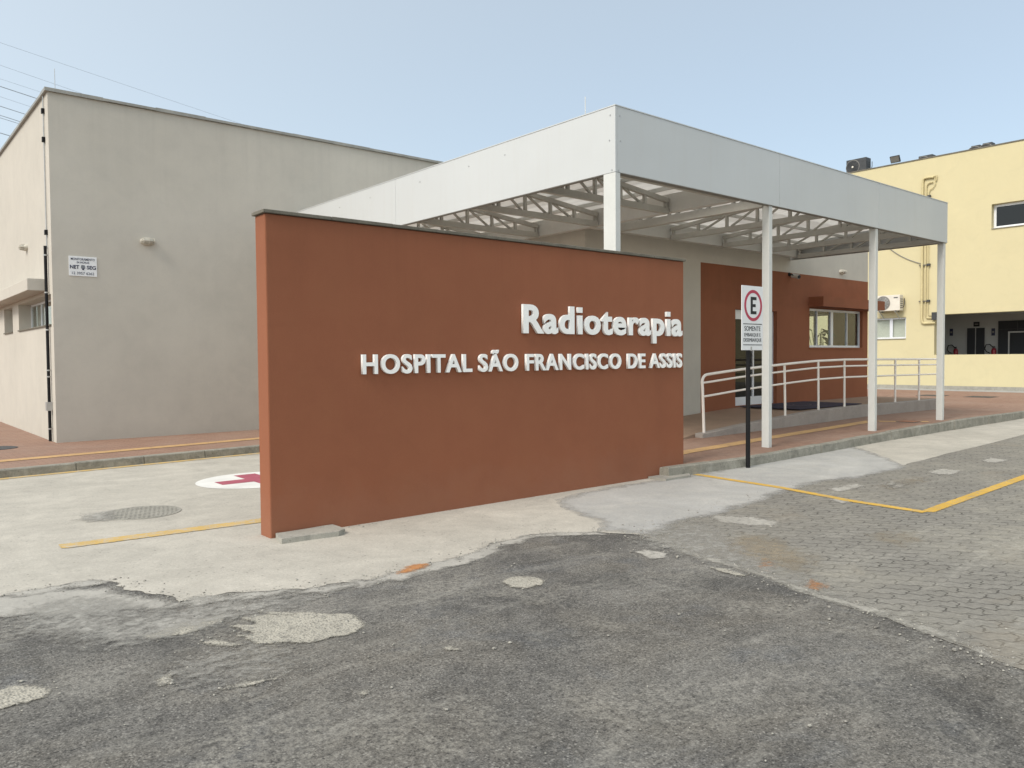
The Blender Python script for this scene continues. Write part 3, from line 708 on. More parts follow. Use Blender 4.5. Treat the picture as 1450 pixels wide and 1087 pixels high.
def lettering(name, body, x0, x1, base, cap, off, label, sq=1.):
    full = text_mesh(body, 1, 1, off); fx0, fx1 = mesh_x(full)
    cap0 = max(v.co.y for v in text_mesh('H', 1, 1, off).vertices) - min(v.co.y for v in text_mesh('H', 1, 1, off).vertices)
    sx = (x1 - x0) / (fx1 - fx0); sy = cap / cap0
    T = thing(name, ((x0 + x1) / 2, WY0, base), label, 'lettering', 'raised lettering on the sign wall')
    for i, ch in enumerate(body):
        if ch == ' ': continue
        pre = mesh_x(text_mesh(body[:i + 1], 1, 1, off))[1]
        me = text_mesh('ı' if ch == 'i' else ch, 1, 1, off, .5); a, b = mesh_x(me)
        if ch == 'i':
            bm = bmesh.new(); bm.from_mesh(me); top = max(v.co.y for v in me.vertices); w = (b - a) / 2 * 1.0; c = (a + b) / 2
            vs = [bm.verts.new((c + w * i, top + .075 + .145 * j, .5 * k)) for i in (-1, 1) for j in (0, 1) for k in (-1, 1)]
            for f in ((0, 1, 3, 2), (4, 6, 7, 5), (0, 4, 5, 1), (2, 3, 7, 6), (0, 2, 6, 4), (1, 5, 7, 3)): bm.faces.new([vs[q] for q in f])
            bmesh.ops.recalc_face_normals(bm, faces=bm.faces[:]); bm.to_mesh(me); bm.free()
        me.transform(Matrix.Translation((-(a + b) / 2, 0, 0))); me.transform(Matrix.Diagonal((.905, 1, 1, 1))); me.transform(Matrix.Translation(((a + b) / 2 + pre - b - fx0, 0, 0)))
        dz = .033
        me.transform(Matrix.Diagonal((sx, sy, dz, 1)))
        me.transform(FACE_FRONT)
        me.transform(Matrix.Translation(Vector((x0, WY0 - .008 - dz / 2, base)) - Vector(T.location)))
        me.name = 'letter'; me.materials.append(M['letter'])
        o = bpy.data.objects.new('letter', me); COL.objects.link(o); o.parent = T
    return T
lettering('raised_lettering', 'Radioterapia', 5.822, 8.722, 1.897, .328, .030, 'large raised white lettering reading Radioterapia on the terracotta wall')
lettering('raised_lettering', 'HOSPITAL SÃO FRANCISCO DE ASSIS', 3.78, 8.712, 1.466, .190, .025, 'smaller raised white capitals reading HOSPITAL SÃO FRANCISCO DE ASSIS')

# ------------------------------------------------------------------ left building
AX, AY, AH = 2.90, 16.43, 6.50
t = thing('clinic_building', (9, 20, 0), 'tall windowless beige rendered building behind the sign wall on the left', 'building')
LU = [0, .17, 3.78, 4.6, 5.85, 17.0]           # along the left face from the front corner
mb = MB()
mb.wall((AX, AY, 0), (0, 1, 0), (-1, 0, 0), LU, [-.1, 2.30, 2.86, AH], {(1, 1), (3, 1)}, .34)
mb.build('side_wall', M['grey'], t)
MB().box(AX + .34, 15.0, AY, AY + .3, -.1, AH).build('front_wall', M['grey'], t)
MB().box(AX, AX + .34, AY, AY + .17, -.1, AH) if False else None
MB().box(AX + .36, 15, AY + .31, AY + 16.5, AH - .35, AH - .3).build('roof', M['coping'], t)
MB().box(15.0, 15.2, AY, AY + 17, -.1, AH).build('end_wall', M['grey'], t)
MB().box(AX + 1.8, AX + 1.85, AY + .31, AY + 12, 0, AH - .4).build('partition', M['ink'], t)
mb = MB(); n = 13
for k in range(n):
    a = lerp(AX - .05, 15.2, k / n); b = lerp(AX - .05, 15.2, (k + 1) / n); d = random.Random(k).uniform(-.008, .008)
    mb.box(a, b + .01, AY - .05 + d * .5, AY + .36, AH + .001 + (k % 2) * .004, AH + .058 + d)
mb.build('coping', M['coping'], t)
mb = MB(); n = 14
for k in range(n):
    a = lerp(AY + .365, AY + 17, k / n); b = lerp(AY + .365, AY + 17, (k + 1) / n); d = random.Random(k + 50).uniform(-.008, .008)
    mb.box(AX - .05 + d * .5, AX + .38, a, b - .004, AH + .001, AH + .052 + d)
mb.build('coping', M['coping'], t)
MB().box(AX - .33, AX - .001, 16.9, 24.0, 2.93, 3.155).build('window_hood', M['grey'], t, bevel=.01)
for a, b in ((AY + .17, AY + 3.78), (AY + 4.6, AY + 5.85)):
    w = MB(); x0, x1 = AX + .235, AX + .275
    w.box(x0, x1, a + .002, b - .002, 2.302, 2.345); w.box(x0, x1, a + .002, b - .002, 2.815, 2.858)
    n = 3 if b - a > 2 else 1
    for k in range(n + 1):
        y = lerp(a + .022, b - .022, k / n); w.box(x0 - .004, x1 + .004, y - .02, y + .02, 2.346, 2.814)
    f = w.build('window', M['alu'], t)
    MB().box(x0 + .012, x0 + .018, a + .04, b - .04, 2.346, 2.814).build('pane', M['glass'], f)
    MB().box(x0 + .12, x0 + .13, a + .01, b - .01, 2.31, 2.85).build('blind', M['blind'], f)
    MB().box(AX - .03, AX + .23, a + .004, b - .004, 2.275, 2.301).build('sill', M['copeconc'], f)

t = thing('cable_conduit', (AX - .04, 16.76, .18), 'black vertical conduit with pale clamps up the sunlit side of the left building', 'conduit')
MB().tube([(AX - .045, 16.76, .13), (AX - .045, 16.76, 1.9), (AX - .045, 16.755, 3.75)], .028, 10).build('pipe', M['black'], t, smooth=True)
MB().tube([(AX - .02, 16.75, 3.7), (AX - .018, 16.76, 5.0), (AX - .02, 16.75, 6.5)], .010, 6).build('wire', M['galv'], t)
for z in (3.58, 2.89, 2.2, 1.45, 1.33, .36):
    MB().lathe([(.036, z - .012), (.036, z + .012)], (AX - .045, 16.76, 0), seg=12).build('clamp', M['galv'], t)
for z in (6.22, 5.70, 4.0):
    MB().box(AX - .05, AX - .002, 16.72, 16.79, z - .045, z + .045).build('clip', M['black'], t)
MB().box(AX - .10, AX - .002, 16.70, 16.82, .70, .86).build('junction_box', M['galv'], t)

def wall_lamp(loc, rz, label, sc=1.):
    t = thing('wall_lamp', loc, label, 'wall lamp', 'bulkhead lamps on the outside walls')
    # local frame: wall behind at +y, front -y
    MBl = lambda: MB()
    def loc_build(mb, name, mat, **kw):
        mb.bm.transform(Matrix.Scale(sc, 4)); o = WLOC[t.name]; WLOC[t.name] = Vector((0, 0, 0)); ob = mb.build(name, mat, t, **kw); WLOC[t.name] = o; return ob
    m = MB(); prof = [(.118, 0), (.118, -.045), (.105, -.06)]
    m.lathe([(r, y) for r, y in prof], (0, 0, 0), 'y', 22); m.bm.transform(Matrix.Diagonal((1.05, 1, .58, 1)))
    loc_build(m, 'base', M['lampbody'], smooth=True)
    m = MB(); m.lathe([(.098, -.055), (.094, -.085), (.07, -.11), (.03, -.122)], (0, 0, 0), 'y', 22); m.bm.transform(Matrix.Diagonal((1.05, 1, .52, 1)))
    loc_build(m, 'lens', M['lampglass'], smooth=True)
    m = MB()
    for q in (-.5, 0, .5):
        m.tube([(.115 * q * 1.5, -.05, -.058 * (1 - q * q * .6)), (.115 * q * 1.5, -.118, -.04), (.115 * q * 1.5, -.128, 0), (.115 * q * 1.5, -.118, .04), (.115 * q * 1.5, -.05, .058 * (1 - q * q * .6))], .006, 6)
    m.tube([(-.115, -.05, 0), (-.09, -.118, 0), (0, -.13, 0), (.09, -.118, 0), (.115, -.05, 0)], .006, 6)
    loc_build(m, 'guard', M['lampbody'])
    t.rotation_euler.z = rz
    return t
wall_lamp((4.55, AY, 3.94), 0, 'caged bulkhead lamp on the shaded beige front wall above the notice board', 1.12)
wall_lamp((AX, 18.96, 3.97), R(-90), 'bulkhead lamp on the sunlit side wall above the concrete window hood', 1.05)
wall_lamp((20.67, 10.65, 3.87), 0, 'bulkhead lamp on the grey wall above the entrance window', .95)

t = thing('security_notice', (3.405, AY, 3.19), 'small white alarm company notice with navy lettering on the beige wall', 'notice sign')
NX, NY = 3.405, AY - .014
MB().box(3.17, 3.64, NY, NY + .012, 3.195, 3.56).build('board', M['plate'], t, bevel=.003)
text_part('MONITORAMENTO', 'lettering', M['signnavy'], t, (NX, NY - .002, 3.488), .40, .042, 1, .012, .002)
text_part('24 HORAS', 'lettering', M['signnavy'], t, (NX, NY - .002, 3.432), .21, .036, 1, .012, .002)
text_part('NET', 'lettering', M['signnavy'], t, (NX - .140, NY - .002, 3.330), .155, .066, 1, .03, .002)
text_part('SEG', 'lettering', M['signnavy'], t, (NX + .140, NY - .002, 3.330), .155, .066, 1, .03, .002)
text_part('12 3957 6262', 'lettering', M['signnavy'], t, (NX, NY - .002, 3.225), .37, .048, 1, .004, .002)
m = MB()
m.lathe([(.038, -.0015), (.038, .0015)], (NX, NY - .002, 3.366), 'y', 24)
m.build('globe_mark', M['galv'], t)
m = MB()
for q in (-.022, 0, .022): m.box(NX - .036, NX + .036, NY - .0055, NY - .0040, 3.366 + q - .003, 3.366 + q + .003)
for q in (-.02, 0, .02): m.box(NX + q - .003, NX + q + .003, NY - .0065, NY - .0055, 3.332, 3.400)
m.cyl((NX, NY - .006, 3.322), (NX, NY - .004, 3.322), .016, 12)
m.build('globe_lines', M['signnavy'], t)
for (x, y, z0, z1), lab in (((3.13, 17.0, 6.2, 7.12), 'thin pale lightning rod above the corner of the left building'), ((12.22, 12.0, 4.7, 7.18), 'thin white lightning rod standing up behind the canopy fascia')):
    t = thing('lightning_rod', (x, y, z0), lab, 'lightning rod')
    MB().cyl((x, y, z0), (x, y, z1), .014 if x > 10 else .007, 8, .009 if x > 10 else .005).build('rod', M['white'] if x > 10 else M['galv'], t)
    MB().lathe([(.06, z0), (.06, z0 + .03), (.025, z0 + .08)], (x, y, 0), seg=12).build('foot', M['galv'], t)

# ------------------------------------------------------------------ entrance block
BX0, BX1, BY, BH = 10.82, 22.20, 10.65, 4.72
FL = .445
t = thing('entrance_block', (16.5, 13, 0), 'low entrance building under the canopy, grey render with a terracotta painted front', 'building')
us = [0, 14.43 - BX0, 15.74 - BX0, 17.50 - BX0, 19.03 - BX0, 21.89 - BX0, BX1 - BX0]
vs = [0, FL, 1.82, 2.70, 2.84, 3.685, BH]
door = {(2, 1), (2, 2)}; win = {(4, 2), (4, 3)}
lower = {(i, j) for i in range(1, 6) for j in range(5)}
mb = MB(); mb.wall((BX0, BY, 0), (1, 0, 0), (0, -1, 0), us, vs, lower, .2); mb.build('wall', M['grey'], t)
mb = MB(); mb.wall((BX0, BY - .004, 0), (1, 0, 0), (0, -1, 0), us, vs, door | win | {(0, j) for j in range(6)} | {(i, 5) for i in range(6)}, .204)
mb.build('painted_wall', M['orange'], t)
mb = MB(); mb.wall((BX1, BY + .2, 0), (0, 1, 0), (1, 0, 0), [0, .87, 1.75, 5.0], [0, 1.82, 2.84, 3.685, BH], {(1, 1)}, .2); mb.build('side_wall', M['orange'], t)
MB().box(BX0, BX0 + .2, BY + .2, 16.42, 0, BH).build('side_wall', M['grey'], t)
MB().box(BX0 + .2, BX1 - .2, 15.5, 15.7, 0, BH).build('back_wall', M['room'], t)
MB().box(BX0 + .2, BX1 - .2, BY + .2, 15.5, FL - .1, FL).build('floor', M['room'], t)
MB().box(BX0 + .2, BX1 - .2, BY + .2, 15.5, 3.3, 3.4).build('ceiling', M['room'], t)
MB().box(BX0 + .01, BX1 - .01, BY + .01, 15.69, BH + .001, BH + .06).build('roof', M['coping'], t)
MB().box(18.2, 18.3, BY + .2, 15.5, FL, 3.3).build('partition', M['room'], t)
def framed(parent, name, axis, a, b, c, z0, z1, w, mull, glass, depth=.05, matf='alu'):
    """window or door frame in a plane; axis 'x' runs along X at y = c, axis 'y' along Y at x = c"""
    m = MB()
    def bx(p, q, z, y, g=0):
        if axis == 'x': m.box(p, q, c - depth / 2 - g, c + depth / 2 + g, z, y)
        else: m.box(c - depth / 2 - g, c + depth / 2 + g, p, q, z, y)
    bx(a, b, z0, z0 + w); bx(a, b, z1 - w, z1); bx(a, a + w, z0 + w, z1 - w); bx(b - w, b, z0 + w, z1 - w)
    for p, ww in mull: bx(p - ww / 2, p + ww / 2, z0 + w, z1 - w, .004)
    f = m.build(name, M[matf], parent)
    g = MB()
    if axis == 'x': g.box(a + w, b - w, c - .003, c + .003, z0 + w, z1 - w)
    else: g.box(c - .003, c + .003, a + w, b - w, z0 + w, z1 - w)
    g.build('pane', M[glass], f)
    return f
f = framed(t, 'window', 'x', 19.035, 21.885, BY + .10, 1.825, 2.835, .055, [(19.55, .03), (20.32, .13), (21.16, .03)], 'glass')
MB().box(19.0, 21.92, BY - .03, BY + .07, 1.788, 1.819).build('sill', M['orange'], f)
framed(t, 'window', 'y', BY + 1.075, BY + 1.945, BX1 - .1, 1.825, 2.835, .05, [(BY + 1.55, .04)], 'glass')
f = framed(t, 'door', 'x', 15.745, 17.495, BY + .12, FL + .003, 2.697, .075, [(16.62, .06)], 'darkglass')
MB().box(15.82, 17.42, BY + .093, BY + .147, FL + .079, FL + .20).build('bottom_rail', M['alu'], f)
MB().box(15.82, 17.42, BY + .094, BY + .146, 2.48, 2.619).build('top_rail', M['alu'], f)
MB().cyl((16.53, BY + .05, 1.15), (16.53, BY + .05, 1.75), .016, 10).build('handle', M['galv'], f)
mb = MB()
mb.prism([(18.98, BY - .41), (22.36, BY - .41), (22.36, 13.0), (BX1 + .002, 13.0), (BX1 + .002, BY - .006), (18.98, BY - .006)], 2.862, 3.115)
mb.build('window_hood', M['orange'], t)

t = thing('security_camera', (18.04, BY, 3.60), 'small white security camera with black front on the terracotta wall', 'camera')
m = MB(); m.lathe([(.045, BY - .03), (.05, BY - .005)], (18.04, 0, 3.64), 'y', 16); m.tube([(18.04, BY - .02, 3.64), (18.04, BY - .1, 3.63), (18.04, BY - .12, 3.60)], .014)
m.build('bracket', M['black'], t)
MB().cyl((18.10, BY - .06, 3.61), (18.06, BY - .26, 3.56), .052, 16, .055).build('body', M['white'], t, smooth=True)
MB().cyl((18.06, BY - .261, 3.56), (18.057, BY - .275, 3.557), .046, 16).build('lens', M['signblack'], t)

t = thing('potted_plant', (20.95, 11.45, FL), 'dark broad-leaved plant behind the entrance window', 'plant')
MB().lathe([(.14, FL), (.2, FL + .34), (.21, FL + .4), (.17, FL + .4)], (20.95, 11.45, 0), seg=18).build('pot', M['clay'], t, smooth=True)
st = MB(); lf = MB(); rr = random.Random(5)
for k in range(17):
    a = rr.uniform(0, 6.28); top = rr.uniform(1.65, 2.35); lean = rr.uniform(.1, .42)
    base = Vector((20.95, 11.45, FL + .36)); tip = Vector((20.95 + math.cos(a) * lean, 11.45 + math.sin(a) * lean * .8, top))
    mid = base.lerp(tip, .55) + Vector((0, 0, .12)); st.tube([base, mid, tip], .009, 5)
    d = Vector((math.cos(a), math.sin(a), rr.uniform(-.25, .5))).normalized(); s = d.cross(Vector((0, 0, 1))).normalized(); L = rr.uniform(.3, .48); W = rr.uniform(.05, .085)
    prev = None
    for i in range(8):
        q = i / 7; p = tip + d * L * q - Vector((0, 0, .22 * q * q)); w = W * math.sin(math.pi * (q * .92 + .04)) ** .8
        cur = [lf.bm.verts.new(p - s * w + Vector((0, 0, .02))), lf.bm.verts.new(p), lf.bm.verts.new(p + s * w + Vector((0, 0, .02)))]
        if prev:
            for j in range(2): lf.bm.faces.new((prev[j], prev[j + 1], cur[j + 1], cur[j]))
        prev = cur
st.build('stem', M['leaf'], t); lf.flat = True; lf.build('foliage', M['leaf'], t)
t = thing('door_mat', (17.0, 9.85, FL), 'dark navy door mat with a faded emblem on the raised landing', 'mat')
m = MB(); m.box(15.7, 18.5, 9.0, 10.5, FL - .002, FL + .014); m.build('mat', M['rubber'], t, bevel=.006)
m = MB()
for r0, r1 in ((.30, .34), (.16, .19)):
    n = 28; A = [[m.bm.verts.new((17.1 + q * 1.5 * math.cos(2 * math.pi * k / n), 9.75 + q * math.sin(2 * math.pi * k / n), FL + .017)) for k in range(n)] for q in (r0, r1)]
    for k in range(n): m.bm.faces.new((A[0][k], A[0][(k + 1) % n], A[1][(k + 1) % n], A[1][k]))
m.flat = True; m.build('emblem', simple('mat_print', (.17, .15, .17), .9, .2, 0, .3, 12), t)

# ------------------------------------------------------------------ ramp, landing and handrail
RT = [(11.74, .215), (12.1, .235), (13.0, .30), (14.0, .355), (15.0, .405), (15.9, .443), (17.2, .463), (19.0, .458), (22.3, .44)]
t = thing('access_ramp', (16.9, 9.6, .15), 'low ramp and landing with a pale concrete edge in front of the entrance', 'ramp')
mb = MB(); prev = None
n = 44
for i in range(n + 1):
    x = lerp(11.74, 22.3, i / n); z = interp(RT, x); yb = 8.62
    cur = [mb.bm.verts.new(p) for p in ((x, yb, .02), (x, yb, z - .01), (x, yb + .012, z), (x, yb + .17, z), (x, yb + .17, .02))]
    if prev:
        for j in range(4): mb.bm.faces.new((prev[j], cur[j], cur[j + 1], prev[j + 1]))
    else: mb.bm.faces.new(cur)
    prev = cur
mb.bm.faces.new(prev[::-1])
mb.build('edge_kerb', M['rampcon'], t)
mb = MB(); prev = None
for i in range(n + 1):
    x = lerp(11.2, 22.3, i / n); z = interp([(11.2, .14), (11.6, .195)] + [(a, b - .018) for a, b in RT[1:6]] + [(22.3, FL - .006)], x); y0 = 8.792 if x > 11.6 else 8.75
    cur = [mb.bm.verts.new((x, y0, .05)), mb.bm.verts.new((x, y0, z)), mb.bm.verts.new((x, BY - .005, z))]
    if prev:
        for k in range(2): mb.bm.faces.new((prev[k], cur[k], cur[k + 1], prev[k + 1]))
    prev = cur
mb.flat = True; mb.build('floor', simple('ramp_floor', (.30, .21, .15), .85, .25, 0, .12, 2.5, .2), t)

t = thing('handrail', (16.5, 8.71, .3), 'cream tubular handrail with three rails along the edge of the ramp', 'handrail')
px_ = [11.90, 13.30, 14.63, 15.95, 17.08, 19.60, 20.95, 22.1]
HY = 8.71; lean_ = [.055, .05, .035, .02, .01, 0, 0, 0]
top = lambda x: interp(RT, x) + 1.05
for x, l in zip(px_[1:], lean_[1:]):
    MB().tube([(x, HY, interp(RT, x) - .02), (x - l, HY, top(x))], .024, 10).build('post', M['rail'], t, smooth=True)
def railpath(h, x0, x1, n=40): return [(x, HY, interp(RT, x + .03) + h) for x in [lerp(x0, x1, i / n) for i in range(n + 1)]]
p0 = railpath(1.05, 12.08, 22.1)
x, z = px_[0] - .055, p0[0][2]
first = [(11.90, HY, interp(RT, 11.90) - .02), (x + .012, HY, z - .25)] + [(x + .14 - .14 * math.cos(a), HY, z - .16 + .14 * math.sin(a) + .01) for a in (0.1, .4, .8, 1.2, 1.5)]
MB().tube(first + p0, .026, 10).build('top_rail', M['rail'], t, smooth=True)
MB().tube(railpath(.905, 11.865, 22.1), .020, 8).build('middle_rail', M['rail'], t, smooth=True)
MB().tube(railpath(.655, 11.875, 22.1), .020, 8).build('middle_rail', M['rail'], t, smooth=True)

# ------------------------------------------------------------------ white steel canopy
CX0, CX1, CY0, Z0, Z1 = 7.646, 18.12, 6.972, 4.0, 4.846
t = thing('entrance_canopy', (12.9, 8.8, .13), 'large white steel canopy with deep metal fascia and open trusses on square posts', 'canopy')
g = .002
def fascia(x0, x1, y0, y1, z0=Z0, z1=Z1):
    o = MB().box(x0, x1, y0, y1, z0, z1).build('fascia_panel', M['fascia'], t, bevel=.004); return o
fascia(CX0, CX0 + .04, CY0, 12.30); fascia(CX0, CX0 + .04, 12.305, 16.42)
for a, b in ((CX0 + .041, 11.53), (11.536, 14.962), (14.968, CX1)): fascia(a, b, CY0 + .001, CY0 + .04)
fascia(CX1 - .04, CX1 - .001, CY0 + .041, 10.64)
# folded cap and bottom angle
m = MB()
m.box(CX0 - .006, CX0 + .07, CY0 - .006, 16.41, Z1 + .001, Z1 + .014); m.box(CX0 + .071, CX1 + .006, CY0 - .006, CY0 + .07, Z1 + .001, Z1 + .014); m.box(CX1 - .07, CX1 + .006, CY0 + .071, 10.63, Z1 + .001, Z1 + .014)
m.build('cap_flashing', M['fascia'], t)
m = MB()
m.box(CX0 + .008, CX0 + .075, CY0 + .012, 16.40, Z0 - .008, Z0 - .001); m.box(CX0 + .076, CX1 - .010, CY0 + .012, CY0 + .075, Z0 - .008, Z0 - .001); m.box(CX1 - .075, CX1 - .010, CY0 + .076, 10.62, Z0 - .008, Z0 - .001)
m.build('bottom_angle', M['grille'], t)
for y, z in ((CY0 + .085, 4.74), (CY0 + .10, 4.42), (CY0 + .06, 4.03)):
    MB().cyl((CX0 - .006, y, z), (CX0 + .002, y, z), .011, 10).build('rivet', M['galv'], t)
    MB().cyl((CX0 + (y - CY0), CY0 - .005, z - .01), (CX0 + (y - CY0), CY0 + .003, z - .01), .011, 10).build('rivet', M['galv'], t)
for y in (9.2, 10.1, 11.5, 13.2, 14.4):
    MB().cyl((CX0 - .005, y, 4.66), (CX0 + .002, y, 4.66), .011, 8).build('rivet', M['galv'], t)
for (x0, x1, y0, y1) in ((CX0 + .003, CX0 + .10, CY0 + .003, CY0 + .215), (11.272, 11.365, 7.0, 7.13), (14.895, 14.99, 7.0, 7.13), (18.005, 18.105, 7.0, 7.13)):
    m = MB(); zb = hs((x0 + x1) / 2, 7.05); m.box(x0, x1, y0, y1, zb - .05, Z0 - .002 if y0 < 7 else Z0 + .03); m.build('post', M['white'], t, bevel=.006)
# timber-like small details: base plates
YT = [7.14, 8.50, 10.13, 11.76, 13.39, 15.02, 16.2]
XT = [11.305, 13.05, 14.86, 16.40, 17.96]
def truss(a_out, a_in, horiz, n=5):
    """wedge truss from the fascia (deep) to the gutter (shallow); a_* are xy points"""
    m = MB(); A, B = Vector((*a_out, 0)), Vector((*a_in, 0)); P = lambda q, z: A.lerp(B, q) + Vector((0, 0, z))
    zt = lambda q: lerp(4.515, 4.225, q); zb = 4.052
    m.bar(P(0, zb), P(1, zb), .075, .10); m.bar(P(0, zt(0)), P(1, zt(1)), .07, .075)
    qs = [i / n for i in range(n + 1)]
    for i, q in enumerate(qs):
        if 0 < i: m.bar(P(q if i < n else .985, zb + .05), P(q if i < n else .985, zt(q) - .036), .05, .05, (A - B))
    for i in range(n - 1):
        m.bar(P(qs[i] + .02, zt(qs[i]) - .04), P(qs[i + 1] - .03, zb + .05), .034, .034)
    m.build('truss', M['truss'], t)
for y in YT: truss((CX0 + .045, y), (10.60, y), True)
for x in XT: truss((x, CY0 + .045), (x, 10.35), False)
m = MB(); m.box(10.615, 10.74, CY0 + .042, 16.40, 4.03, 4.335); m.build('girder', M['white'], t)
m = MB(); m.box(11.245, 11.365, CY0 + .142, 10.36, 3.99, 4.125); m.build('girder', M['truss'], t)
m = MB(); m.box(10.745, 18.07, 10.38, 10.52, 4.04, 4.335); m.build('gutter', M['white'], t)
# roof sheets falling towards the gutters, with clear sheets let in as skylight strips
def sheet_quad(mb, pts):
    a = [mb.bm.verts.new(p) for p in pts]; b = [mb.bm.verts.new((p[0], p[1], p[2] + .012)) for p in pts]
    mb.bm.faces.new(a); mb.bm.faces.new(b)
    for i in range(4): mb.bm.faces.new((a[i], a[(i + 1) % 4], b[(i + 1) % 4], b[i]))
zz = lambda q: lerp(4.60, 4.345, q)
for q0, q1, mt in ((0, .34, 'deck'), (.34, .50, 'skylight'), (.50, .74, 'deck'), (.74, .88, 'skylight'), (.88, 1, 'deck')):
    m = MB(); xa, xb = lerp(CX0 + .042, 10.61, q0), lerp(CX0 + .042, 10.61, q1)
    sheet_quad(m, ((xa, 7.02, zz(q0)), (xb, 7.02, zz(q1)), (xb, 16.40, zz(q1)), (xa, 16.40, zz(q0)))); m.build('roof_sheet', M[mt], t)
    m = MB(); ya, yb = lerp(7.02, 10.60, q0), lerp(7.02, 10.60, q1)
    sheet_quad(m, ((10.62, ya, zz(q0)), (18.075, ya, zz(q0)), (18.075, yb, zz(q1)), (10.62, yb, zz(q1)))); m.build('roof_sheet', M[mt], t)
m = MB()
for q in (.34, .62, .88):
    x = lerp(CX0 + .045, 10.6, q); m.box(x - .02, x + .02, 7.05, 16.39, lerp(4.60, 4.345, q) - .065, lerp(4.60, 4.345, q) - .008)
    y = lerp(7.02, 10.6, q); m.box(10.76, 18.06, y - .02, y + .02, lerp(4.60, 4.345, q) - .065, lerp(4.60, 4.345, q) - .008)
m.build('purlin', M['white'], t)
m = MB(); rr = random.Random(4); y = 8.2
while y < 13:
    L = rr.uniform(.3, .8); m.box(CX0 + .09, CX0 + .3, y, y + L, Z1 - .01, Z1 + rr.uniform(.016, .032)); y += L + rr.uniform(.15, .5)
m.build('sheet_edge', M['galv'], t)

# ------------------------------------------------------------------ parking sign
SX, SY = 9.875, 6.40
t = thing('parking_sign', (9.843, SY, 0), 'white parking restriction sign with ringed E on a black pole at the kerb', 'sign')
MB().cyl((9.843, SY + .045, -.05), (9.843, SY + .045, 1.93), .032, 14).build('pole', M['black'], t, smooth=True)
MB().box(9.612, 10.142, SY - .004, SY + .006, 1.690, 2.602).build('plate', M['plate'], t, bevel=.003)
m = MB(); m.box(9.70, 10.05, SY + .007, SY + .014, 1.78, 1.82); m.box(9.83, 9.856, SY - .010, SY - .004, 1.68, 1.74); m.build('bracket', M['galv'], t)
def ring(cx, cz, ro, ri, y, mat, name):
    m = MB(); n = 56; A = [[m.bm.verts.new((cx + q * math.cos(2 * math.pi * k / n), yy, cz + q * math.sin(2 * math.pi * k / n))) for k in range(n)] for q, yy in ((ri, y), (ri, y - .002), (ro, y - .002), (ro, y))]
    for i in range(4):
        a, b = A[i], A[(i + 1) % 4]
        for k in range(n): m.bm.faces.new((a[k], a[(k + 1) % n], b[(k + 1) % n], b[k]))
    return m.build(name, mat, t)
ring(9.893, 2.325, .222, .178, SY - .0045, M['signred'], 'ring')
m = MB(); y0, y1 = SY - .0065, SY - .0045; ex, ez = 9.828, 2.325
m.box(ex, ex + .052, y0, y1, ez - .123, ez + .123)
for a, b, L in ((.079, .123, .145), (-.021, .021, .125), (-.123, -.079, .145)): m.box(ex + .053, ex + L, y0, y1, ez + a, ez + b)
m.build('letter', M['signblack'], t)
m = MB()
for z in (2.062, 1.766): m.box(9.645, 10.11, y0, y1, z - .005, z + .005)
m.build('rule', M['signblack'], t)
text_part('SOMENTE', 'lettering', M['signblack'], t, (9.876, SY - .0055, 1.965), .40, .066, 1, 0, .002)
text_part('EMBARQUE E', 'lettering', M['signblack'], t, (9.876, SY - .0055, 1.885), .405, .048, 1, 0, .002)
text_part('DESEMBARQUE', 'lettering', M['signblack'], t, (9.876, SY - .0055, 1.812), .445, .048, 1, 0, .002)

# ------------------------------------------------------------------ yellow building on the right
DX, DH = 37.55, 10.47
T0 = 22.0
uu = lambda y: T0 - y
t = thing('yellow_building', (45, 8, 0), 'two storey pale yellow rendered building with an open veranda on the right', 'building')
us = [0, uu(17.75), uu(16.21), uu(14.97), uu(12.69), uu(9.4), uu(3.0), uu(-9)]
vs = [-.2, 1.61, 2.38, 3.36, 3.42, 6.98, 8.01, DH]
holes = {(1, 2), (4, 5)} | {(i, j) for i in (3, 4, 5) for j in (1, 2, 3)}
MB().wall((DX, T0, 0), (0, -1, 0), (-1, 0, 0), us, vs, holes, .6).build('wall', M['yellowwall'], t)
MB().box(DX + .6, DX + 16, T0 - .3, T0, -.2, DH).build('end_wall', M['yellowwall'], t)
MB().box(DX + .6, DX + 16, -9, T0 - .3, DH - .5, DH - .4).build('roof', M['coping'], t)
MB().box(DX - .03, DX + .63, -9, T0 + .02, DH + .001, DH + .05).build('coping', M['copeconc'], t)
MB().box(DX - .10, DX - .001, -9, T0, -.05, .22).build('plinth', M['slabcon'], t)
MB().box(DX - .035, DX + .60, 3.0, 14.97, 1.575, 1.609).build('sill', M['slabcon'], t) if False else None
MB().box(41.2, 41.4, 2.5, 16.4, 0, 3.5).build('veranda_wall', M['interior'], t)
MB().box(DX + .601, 41.2, 2.5, 16.4, 3.50, 3.6).build('veranda_ceiling', M['interior'], t)
MB().box(DX + .601, 41.2, 2.5, 16.4, .3, .4).build('veranda_floor', M['interior'], t)
MB().box(DX + .601, 41.2, 16.4, 16.6, .3, 3.5).build('veranda_wall', M['interior'], t)
MB().box(DX + .601, 41.2, 2.3, 2.5, .3, 3.5).build('veranda_wall', M['interior'], t)
m = MB(); m.box(41.13, 41.199, 14.09, 14.93, .4, 2.93)
d = m.build('door', M['interior'], t)
MB().box(41.11, 41.129, 14.54, 14.89, .42, 2.87).build('panel', M['ink'], d); MB().box(41.11, 41.129, 14.13, 14.50, .42, 2.87).build('panel', M['ink'], d)
MB().box(41.10, 41.13, 14.503, 14.537, .42, 2.87).build('stile', M['galv'], d)
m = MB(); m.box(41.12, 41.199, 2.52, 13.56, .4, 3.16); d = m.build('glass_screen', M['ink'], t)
m = MB()
for y in (13.1, 11.7, 10.2): m.box(41.07, 41.119, y - .03, y + .03, .42, 2.62)
